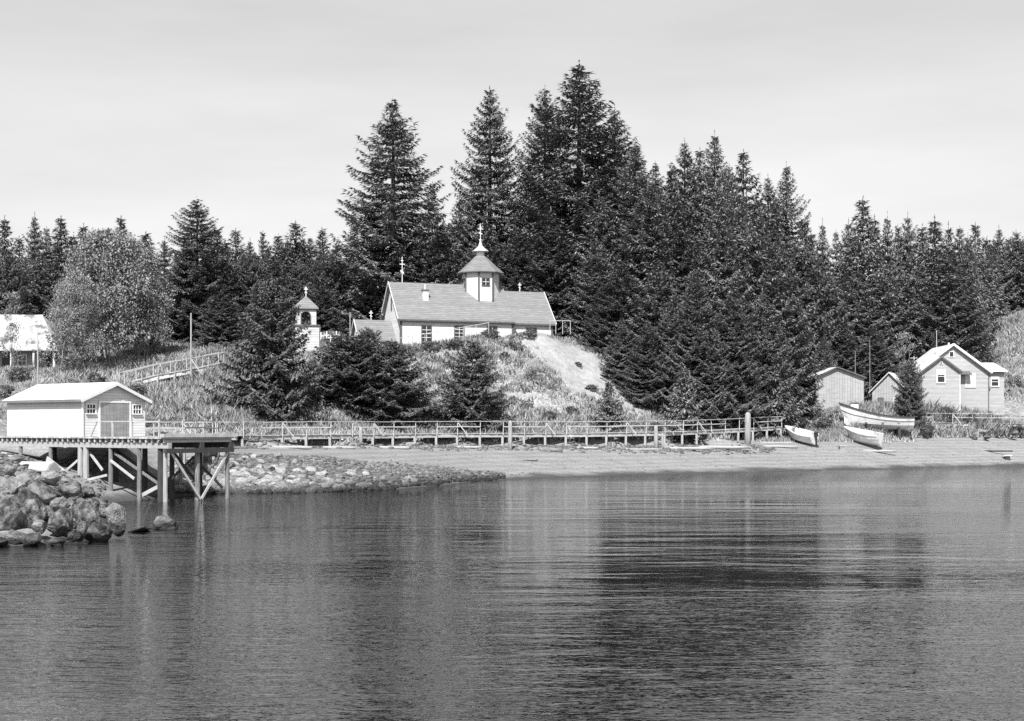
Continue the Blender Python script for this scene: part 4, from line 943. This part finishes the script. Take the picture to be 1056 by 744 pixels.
# ------------------------------------------------------------------ broadleaf trees and shrubs
def leafy(seed, Ht, Rw, nclump, nleaf, leaf, mat_, trunk_r, name='crown', zlo=.12, stems=3, tm='palebark'):
    r = np.random.RandomState(seed); cl = []; tb = MB()
    for sidx in range(stems):
        a = r.uniform(0,6.28); l0 = Rw*.25*r.uniform(.2,1)
        base = Vector((math.cos(a)*l0*.3, math.sin(a)*l0*.3, -.4)); p = base; pts = [p]; d = Vector((math.cos(a)*.25, math.sin(a)*.25, 1))
        for j in range(6):
            p = p + d.normalized()*Ht*.15; d += Vector((r.uniform(-.2,.2), r.uniform(-.2,.2), .1)); pts.append(p)
        tb.tube(pts, [trunk_r*(1-.14*j) for j in range(7)], 6)
        for j in range(9):
            q = pts[1+j % 5]; aa = r.uniform(0,6.28); ll = Rw*r.uniform(.4,.8)
            e = q + Vector((math.cos(aa)*ll, math.sin(aa)*ll, ll*r.uniform(.3,.9))); tb.tube([q,(q+e)/2+Vector((0,0,.05*Ht)),e],[trunk_r*.4,trunk_r*.25,trunk_r*.08],4,cap=False)
    P = []
    for k in range(nclump):
        a = r.uniform(0,6.28); t = r.uniform(zlo,1)**.8; prof = math.sqrt(max(.02,1-((t-.42)/.6)**2)); rr_ = Rw*prof*r.uniform(.25,1)**.5*(.86+.22*math.sin(3*a+seed+t*4)+.16*math.sin(5*a-t*11)+.12*math.sin(t*17+a))
        c = np.array([math.cos(a)*rr_, math.sin(a)*rr_, t*Ht*.97]); cr_ = Rw*r.uniform(.12,.26)
        q = r.normal(0,1,(nleaf,3)); q /= np.linalg.norm(q,axis=1,keepdims=True); q *= (cr_*r.uniform(.3,1,nleaf)**.5)[:,None]; q[:,2] *= .7
        P.append(c+q)
    P = np.concatenate(P); n = len(P)
    D = r.normal(0,1,(n,3)); D[:,2] -= .2; D /= np.linalg.norm(D,axis=1,keepdims=True); U = r.normal(0,.6,(n,3)); U[:,2] += 1
    S = np.cross(D,U); S /= np.maximum(np.linalg.norm(S,axis=1,keepdims=True),1e-6)
    ln = (leaf*r.uniform(.7,1.4,n))[:,None]; P[:,2] = np.maximum(P[:,2], .05)
    V = np.stack([P,P+D*ln*.5+S*ln*.33,P+D*ln,P+D*ln*.5-S*ln*.33],1).reshape(-1,3)
    cm = np_mesh(name, V, np.arange(4*n).reshape(-1,4), M[mat_])
    o = tb.build('t', M[tm], None, smooth=True); tm_ = o.data; bpy.data.objects.remove(o); tm_.name = 'trunk'
    return cm, tm_, Ht, Rw
LIB['alder'] = leafy(3, 13, 6, 420, 90, .24, 'alder', .13, stems=5)
LIB['alder_b'] = leafy(8, 13, 6, 300, 80, .24, 'alder', .12, stems=4)
LIB['alder_s'] = leafy(5, 7, 2.0, 60, 45, .15, 'alder', .06)
LIB['shrub0'] = leafy(11, 1.4, 1.0, 40, 60, .10, 'shrub', .02, stems=4, zlo=.0)
LIB['shrub1'] = leafy(12, 1.2, 1.1, 36, 60, .10, 'alder', .02, stems=4, zlo=.0)
LIB['shrub2'] = leafy(13, 1.5, 0.9, 40, 50, .11, 'shrub', .02, stems=4, zlo=.0)
def leaftree(key, px, topy, d, hw, label, name='alder_tree', cat='tree', group=None, basey=None):
    cr, tk, Hm, Rm = LIB[key]; x = PX(px,d); g = ground(x,d)-.05; h_ = (PZ(topy,d)-g) if topy else hw[1]; rad = hw*d/F if topy else hw[0]
    t = thing(name, (x,d,g), rnd.uniform(0,6.28), label, cat, group); t.scale = (rad/Rm, rad/Rm, h_/Hm)
    nm = ('trunk','crown') if cat == 'tree' else ('stem','foliage')
    for n_, me_ in zip(nm, (tk,cr)): o = bpy.data.objects.new(n_, me_); col.objects.link(o); o.parent = t
    return t
leaftree('alder', 112, 240, 131, 52, 'wide pale leafy alder rising behind the boathouse')
leaftree('alder_b', 80, 285, 126, 30, 'lower pale alder between the old house and the wide alder')
leaftree('alder_b', 148, 280, 133, 32, 'lower pale alder at the right side of the wide alder')
leaftree('alder_s', 62, 318, 122, 22, 'small leafy tree hanging over the roof of the old house')
leaftree('alder_s', 932, 342, 154, 15, 'thin pale leafy tree behind the small spruce by the cabin')
leaftree('alder_s', 12, 300, 122, 14, 'small leafy tree with branches across the old house roof')
SHR = [(505,352,143,11,9,'dark shrub on the crest below the right half of the church'),(533,358,141,13,13,'large dark shrub on the crest in front of the altar end'),(548,352,143,9,9,'round shrub right of the large crest shrub'),
 (520,372,138,7,6,'small shrub just under the crest below the church'),(552,378,135,10,10,'shrub on the upper slope left of the bare soil'),(470,360,139,12,7,'shrub on the crest above the single young spruce'),(445,358,139,14,7,'shrub below the second church window'),(425,360,139,12,7,'shrub below the left corner of the church'),
 (596,374,141,5,4,'tiny dark shrub in the middle of the bare soil'),(567,420,128,9,7,'low shrub at the foot of the slope left of the very small spruce'),(655,420,131,9,8,'low shrub right of the very small spruce'),(676,425,131,9,9,'shrub at the slope foot just before the pale-tipped spruce'),
 (655,372,142,14,12,'shrub at the forest edge above the very small spruce'),(540,405,130,10,7,'low shrub on the slope right of the single young spruce'),(610,392,136,8,6,'small shrub under the bare soil patch'),(590,405,131,9,7,'low shrub on the lower slope beneath the bare soil'),
 (150,425,108,14,10,'dark shrub on the bank directly behind the boathouse gable'),(165,433,104,12,9,'low shrub behind the dock railing'),(190,418,113,10,8,'round shrub on the grassy bank right of the boathouse'),(215,428,109,12,9,'shrub on the bank left of the broad bushy spruce'),(140,388,118,16,10,'shrub under the lower end of the hillside walkway'),
 (100,385,118,15,14,'shrub at the foot of the wide alder'),(75,388,117,12,10,'shrub in the grass right of the thin white pole'),(20,386,118,14,12,'shrub in front of the old house doorway'),(5,400,112,14,14,'shrub on the bank at the left edge above the boathouse'),(220,362,134,10,8,'shrub beside the upper end of the hillside walkway'),
 (975,425,149,12,16,'dark shrub in front of the grey house under its left window'),(1000,428,149,12,15,'dark shrub in front of the grey house between two windows'),(1018,425,150,10,18,'tall shrub by the right corner of the grey house'),(955,440,145,12,12,'bushy shrub right of the large dory'),
 (1020,360,172,16,18,'shrub at the foot of the bare hill right of the grey house'),(1045,385,168,12,12,'shrub on the slope at the right edge'),(850,430,143,12,10,'shrub in front of the weathered shed'),(905,432,144.5,7,12,'dark weedy shrub between the shed and the cabin'),(842,405,146,9,12,'dark shrub at the left corner of the weathered shed'),
 (321,376,124,12,14,'shrub at the foot of the bell tower'),(345,345,139,12,10,'shrub among the grave crosses'),(365,355,137,10,12,'shrub in front of the church vestibule'),(1010,446,149,7,9,'weedy shrub at the rock heap by the right boardwalk')]
for i, (px, by, d, hw, hp, lab) in enumerate(SHR):
    leaftree(('shrub0','shrub1','shrub2')[i % 3], px, None, d, (hw*d/F, hp*d/F*1.15), lab, 'shrub', 'shrub', 'shrubs on the bank')

# ------------------------------------------------------------------ grass (nobody could count it)
def grass_obj(name, label, n, region, hgt, seed, mat_='grass', spread=.22, blades=6):
    r = np.random.RandomState(seed); pts = []
    px = r.uniform(region[0], region[1], n*3); d = r.uniform(region[2], region[3], n*3)
    X = PX(px, d); Z = terrain_np(X, d); ok = Z > region[4]
    ok &= (bare_at(X, d) + r.uniform(-.35,.35,len(X)) < .42) & (forest_at(X, d) < .6)
    if len(region) > 5: ok &= Z < region[5]
    X, D_ = X[ok][:n], d[ok][:n]; Z = np.array([ground(a, b) for a, b in zip(X, D_)])
    m = len(X); X = np.repeat(X, blades)+r.normal(0,spread,m*blades); Y = np.repeat(D_, blades)+r.normal(0,spread,m*blades); Z = np.repeat(Z, blades)
    hs = np.repeat(r.uniform(.5,1.3,m), blades)*hgt*r.uniform(.6,1.2,m*blades); a = r.uniform(0,6.28,m*blades); wv = hgt*.13+.025
    lx, ly = r.normal(0,.45,m*blades)*hs, r.normal(0,.45,m*blades)*hs
    V = np.stack([np.stack([X-np.cos(a)*wv,Y-np.sin(a)*wv,Z-.08],1), np.stack([X+np.cos(a)*wv,Y+np.sin(a)*wv,Z-.08],1), np.stack([X+lx,Y+ly,Z+hs],1)],1).reshape(-1,3)
    me = np_mesh(name, V, np.arange(3*m*blades).reshape(-1,3), M[mat_]); o = bpy.data.objects.new(name, me); col.objects.link(o)
    return tag(o, label, None, None, 'stuff')
grass_obj('grass', 'rough pale grass covering the bluff and banks', 30000, (-150,1200,104,152,3.0), .28, 1)
grass_obj('tall_grass', 'tall pale grass in front of the grey house and along the beach top', 6500, (880,1150,139,153,2.95), .7, 2)
grass_obj('tall_grass', 'tallest grass right at the foot of the grey house', 2600, (940,1065,148.6,151.6,2.95), 1.25, 8)
grass_obj('tall_grass', 'tall weeds on the left bank above the boathouse', 6000, (62,235,108,134,4.5), .62, 3)
grass_obj('grass', 'pale grass on the bare hill at the right edge', 6000, (1005,1150,160,200,7.0), .55, 4)
grass_obj('weeds', 'low weeds on the beach edge near the skiffs', 2500, (780,940,134.5,147,2.5), .4, 5)
grass_obj('grass', 'thin grass behind the long boardwalk', 7000, (235,760,108,142,2.85,6.0), .5, 6)
grass_obj('weeds', 'dark leafy weeds dotted over the bluff slope', 2300, (130,760,108,146,3.6), .42, 7, mat_='shrub', spread=.34, blades=14)

# ------------------------------------------------------------------ rocks
def rock_mesh(seed, m, sub=3, cuts=12, rough=.13):
    import bmesh
    rr = random.Random(seed); bm = bmesh.new(); bmesh.ops.create_icosphere(bm, subdivisions=sub, radius=1)
    pls = []
    for _ in range(cuts):
        v = Vector((rr.gauss(0,1),rr.gauss(0,1),rr.gauss(0,1))).normalized(); pls.append((v, rr.uniform(.55,.85)))
    off = rr.uniform(0,50)
    for v in bm.verts:
        p = v.co.copy()
        for n_, dd_ in pls:
            q = p.dot(n_)
            if q > dd_: p -= n_*(q-dd_)*.93
        p *= 1 + rough*noise.noise(p*2.2+Vector((off,0,0))) + rough*.5*noise.noise(p*5+Vector((0,off,0))) + rough*.25*noise.noise(p*11+Vector((0,off,0)))
        v.co = p
    me = bpy.data.meshes.new('rock'); bm.to_mesh(me); bm.free(); me.materials.append(M[m]); 
    if sub >= 3: me.polygons.foreach_set('use_smooth',[True]*len(me.polygons)); me.set_sharp_from_angle(angle=R(38))
    return me
BM_ = [rock_mesh(i, 'rock', 4) for i in range(8)]; BP_ = [rock_mesh(i+40, 'rock_pale', 4) for i in range(4)]
def boulder(px, py, d, wpx, hpx, label, pale=False, grp='boulders heaped at the water edge', name='boulder', i=0):
    """px,py = centre of the boulder as a bearing and a height; d = its distance"""
    me_ = (BP_ if pale else BM_)[i % (4 if pale else 8)]; o = bpy.data.objects.new(name, me_); col.objects.link(o)
    o.location = (PX(px,d), d, PZ(py,d)); sx = wpx*d/F/2*.97; sz = hpx*d/F/2*1.0
    o.scale = (sx, max(sx,sz)*.85, sz); o.rotation_euler = (rnd.uniform(-.2,.2), rnd.uniform(-.25,.25), rnd.uniform(0,6.28)); return tag(o, label, 'rock', grp)
BL = [ # px, py, d, w, h, label, pale
 (8,537,47.5,44,46,'large dark boulder at the left edge low in the heap',0),(24,522,50,40,36,'wide boulder with pale top above the left edge boulder',0),(32,532,48,34,36,'grey rounded boulder second from the left low in the heap',0),
 (63,540,47.5,32,34,'round dark boulder in the middle front of the heap',0),(45,511,52,38,34,'large brown-grey boulder at the top middle of the heap',0),(62,520,50.5,24,16,'oval pale boulder wedged in the centre of the heap',1),
 (47,530,49,20,18,'small pale boulder left of the round dark boulder',1),(40,544,46.6,20,16,'small light boulder at the waterline under the pale one',1),(78,527,50,18,20,'dark wedge stone right of the oval pale boulder',0),
 (92,536,49,28,40,'tall angular boulder right of the round dark boulder',0),(100,551,47.8,36,24,'flat broad boulder at the waterline on the right of the heap',0),(119,534,49.6,22,30,'upright white boulder at the right tip of the heap',1),
 (108,527,50.5,12,20,'small dark pointed stone beside the upright white boulder',0),(121,545,48.6,22,18,'dark low boulder under the upright white boulder',0),(14,555,46,30,18,'low pale boulder at the waterline near the left edge',1),
 (34,557,45.8,28,14,'pale flat boulder at the waterline, second from the left edge',1),(58,559,46,26,12,'low pale stone at the waterline under the round dark boulder',1),(76,553,46.8,18,14,'small grey stone at the waterline in the middle of the heap',0),
 (60,563,45.7,8,6,'tiny white stone in the water before the heap',1),(84,549,47,14,22,'narrow upright stone in the front middle of the heap',1),(70,505,54,30,22,'boulder at the back of the heap under the dock',0),(10,505,53,36,24,'pale grey boulder at the back left of the heap',1),
 (28,496,56,34,22,'broad flat pale boulder near the top left of the heap',1),(52,493,58,30,16,'flat grey boulder behind the heap top',1),(4,487,57,28,22,'pale rock at the left edge behind the heap',1),(90,508,55,22,14,'low stone on the sand at the back right of the heap',0),
 (0,560,45.4,20,12,'small stone at the waterline at the left edge',0),(22,508,53,18,14,'small dark stone in a gap at the back of the heap',0),(70,497,58,18,10,'small flat stone on the sand under the dock',1),(-14,530,49,44,50,'big boulder cut by the left edge of the picture',0),
 (-35,545,47,50,46,'big boulder beyond the left edge',0),(-20,500,54,44,30,'pale boulder beyond the left edge',1),(15,474,70,26,10,'flat pale slab on the bank left of the overturned boat',1),(98,522,53,16,14,'rounded grey stone behind the small pointed stone',0)]
for i, (px,py,d,w_,h_,lab,pl_) in enumerate(BL): boulder(px,py,d,w_,h_,lab,bool(pl_),i=i)
boulder(172,542,53.5,34,22,'low domed pale rock standing alone in the water',True,None,i=1); boulder(145,546.5,52,34,5,'thin rock ledge just above the water between the heap and the domed rock',True,None,'rock_ledge',i=2)
# rock heap by the right boardwalk
for i,(px,py,d,w_,h_,lab) in enumerate([(1012,446,148,12,10,'white rock at the left of the heap under the right boardwalk'),(1022,442,149,14,10,'largest white rock of the heap under the right boardwalk'),(1018,451,146.5,9,6,'small dark rock in front of the heap under the right boardwalk'),(1033,444,149,10,9,'rock by the post of the right boardwalk'),(1045,447,148.5,11,6,'flat rock near the right edge under the boardwalk'),(1005,452,146.5,9,5,'low rock at the left foot of the right rock heap'),(1052,441,149.5,10,7,'dark rock at the right edge under the boardwalk')]):
    boulder(px,py,d,w_,h_,lab,i in (0,1,3),'rock heap under the right boardwalk','rock',i)
# riprap stones: the largest 300 as things, the rest as one mass
CM = [rock_mesh(i+70, 'cobble', 2, 7) for i in range(8)]
r = np.random.RandomState(21); cand = []
while len(cand) < 6000:
    px = 176 + (r.rand()**1.15)*345; sh = np.interp(px, [176,240,330,400,450,500,530],[79,82,83,87,93,101,104]); wdt = np.interp(px, [176,240,330,400,450,520],[12,11.5,12.5,12,9,3])
    d = sh - .6 + r.rand()*wdt; x = PX(px,d); dens = 1 - .5*((d-sh)/wdt)
    if r.rand() > dens: continue
    sz = np.interp(px,[170,300,420,520],[.27,.25,.17,.08])*min(2.2,math.exp(r.normal(-.25,.42)))*(1-.45*max(0,(d-sh)/wdt))
    cand.append((sz/d, sz, x, d))
cand.sort(reverse=True)
RL = [('angular riprap stone on the shore at the foot of the boardwalk beside the dock', 300), ('rounded riprap stone on the shore beneath the broad bushy spruce', 380), ('small riprap stone near the water below the single young spruce', 9999)]
for i, (_, sz, x, d) in enumerate(cand[:300]):
    o = bpy.data.objects.new('riprap_stone', CM[i % 8]); col.objects.link(o); g = ground(x, d)
    o.location = (x, d, g+sz*.25); o.scale = (sz*rnd.uniform(.9,1.4), sz*rnd.uniform(.8,1.2), sz*rnd.uniform(.55,.9)); o.rotation_euler = (rnd.uniform(-.3,.3),rnd.uniform(-.3,.3),rnd.uniform(0,6.28))
    pxx = x/d*F+HX; lo = 'at the waterline' if g < .55 else ('midway up the shore' if g < 1.3 else 'high on the shore')
    near = ('behind the outer piles of the dock','just right of the end of the dock','below the left side of the broad bushy spruce','below the right side of the broad bushy spruce','below the bell tower','below the joined pair of young spruces','towards the sandy end of the riprap')[min(6, max(0, int((pxx-176)//32)))]
    szn = 'big' if sz > .34 else ('middling' if sz > .25 else 'small')
    tag(o, f'{szn} riprap stone {lo} {near}', 'stone', f'{szn} riprap stones {lo} {near}')
low = rock_mesh(99, 'cobble', 1, 5); lv_ = np.array([v.co[:] for v in low.vertices]); lf = np.array([p.vertices[:] for p in low.polygons]); VV = []; FF = []; b0 = 0
extra = cand[300:]
r2 = np.random.RandomState(5)
for q in range(1500):   # scattered beach pebbles and rubble along the boardwalk foot
    px = r2.uniform(235, 800); d = np.interp(px,[235,330,400,500,600,700,800],[103,108,112.5,117.5,121.5,126,132]) + r2.normal(0,1.0); sz = r2.uniform(.06,.24); extra.append((0, sz, PX(px,d), d))
for q in range(700):
    px = r2.uniform(380, 1080); zt = r2.uniform(.15,2.2); ds = np.arange(85,150,.5); zs = terrain_np(PX(px,ds), ds); d = float(ds[np.argmax(zs > zt)])+r2.uniform(0,.5); extra.append((0, .03+.06*r2.rand()**3, PX(px,d), d))
for q in range(900):
    px = r2.uniform(-60, 110); d = r2.uniform(49,80); extra.append((0, r2.uniform(.04,.20), PX(px,d), d))
for (_, sz, x, d) in extra:
    a_ = r2.uniform(0,6.28); S = np.array([sz*r2.uniform(.9,1.4), sz*r2.uniform(.8,1.2), sz*r2.uniform(.5,.9)]); P = lv_*S; c_, s_ = math.cos(a_), math.sin(a_)
    P = np.stack([P[:,0]*c_-P[:,1]*s_, P[:,0]*s_+P[:,1]*c_, P[:,2]],1) + np.array([x, d, ground(x,d)+sz*.2]); VV.append(P); FF.append(lf+b0); b0 += len(lv_)
me = np_mesh('rubble', np.concatenate(VV), np.concatenate(FF), M['cobble']); o = bpy.data.objects.new('rubble', me); col.objects.link(o); tag(o, 'smaller stones and pebbles strewn over the shore', None, None, 'stuff')
bpy.data.meshes.remove(low)
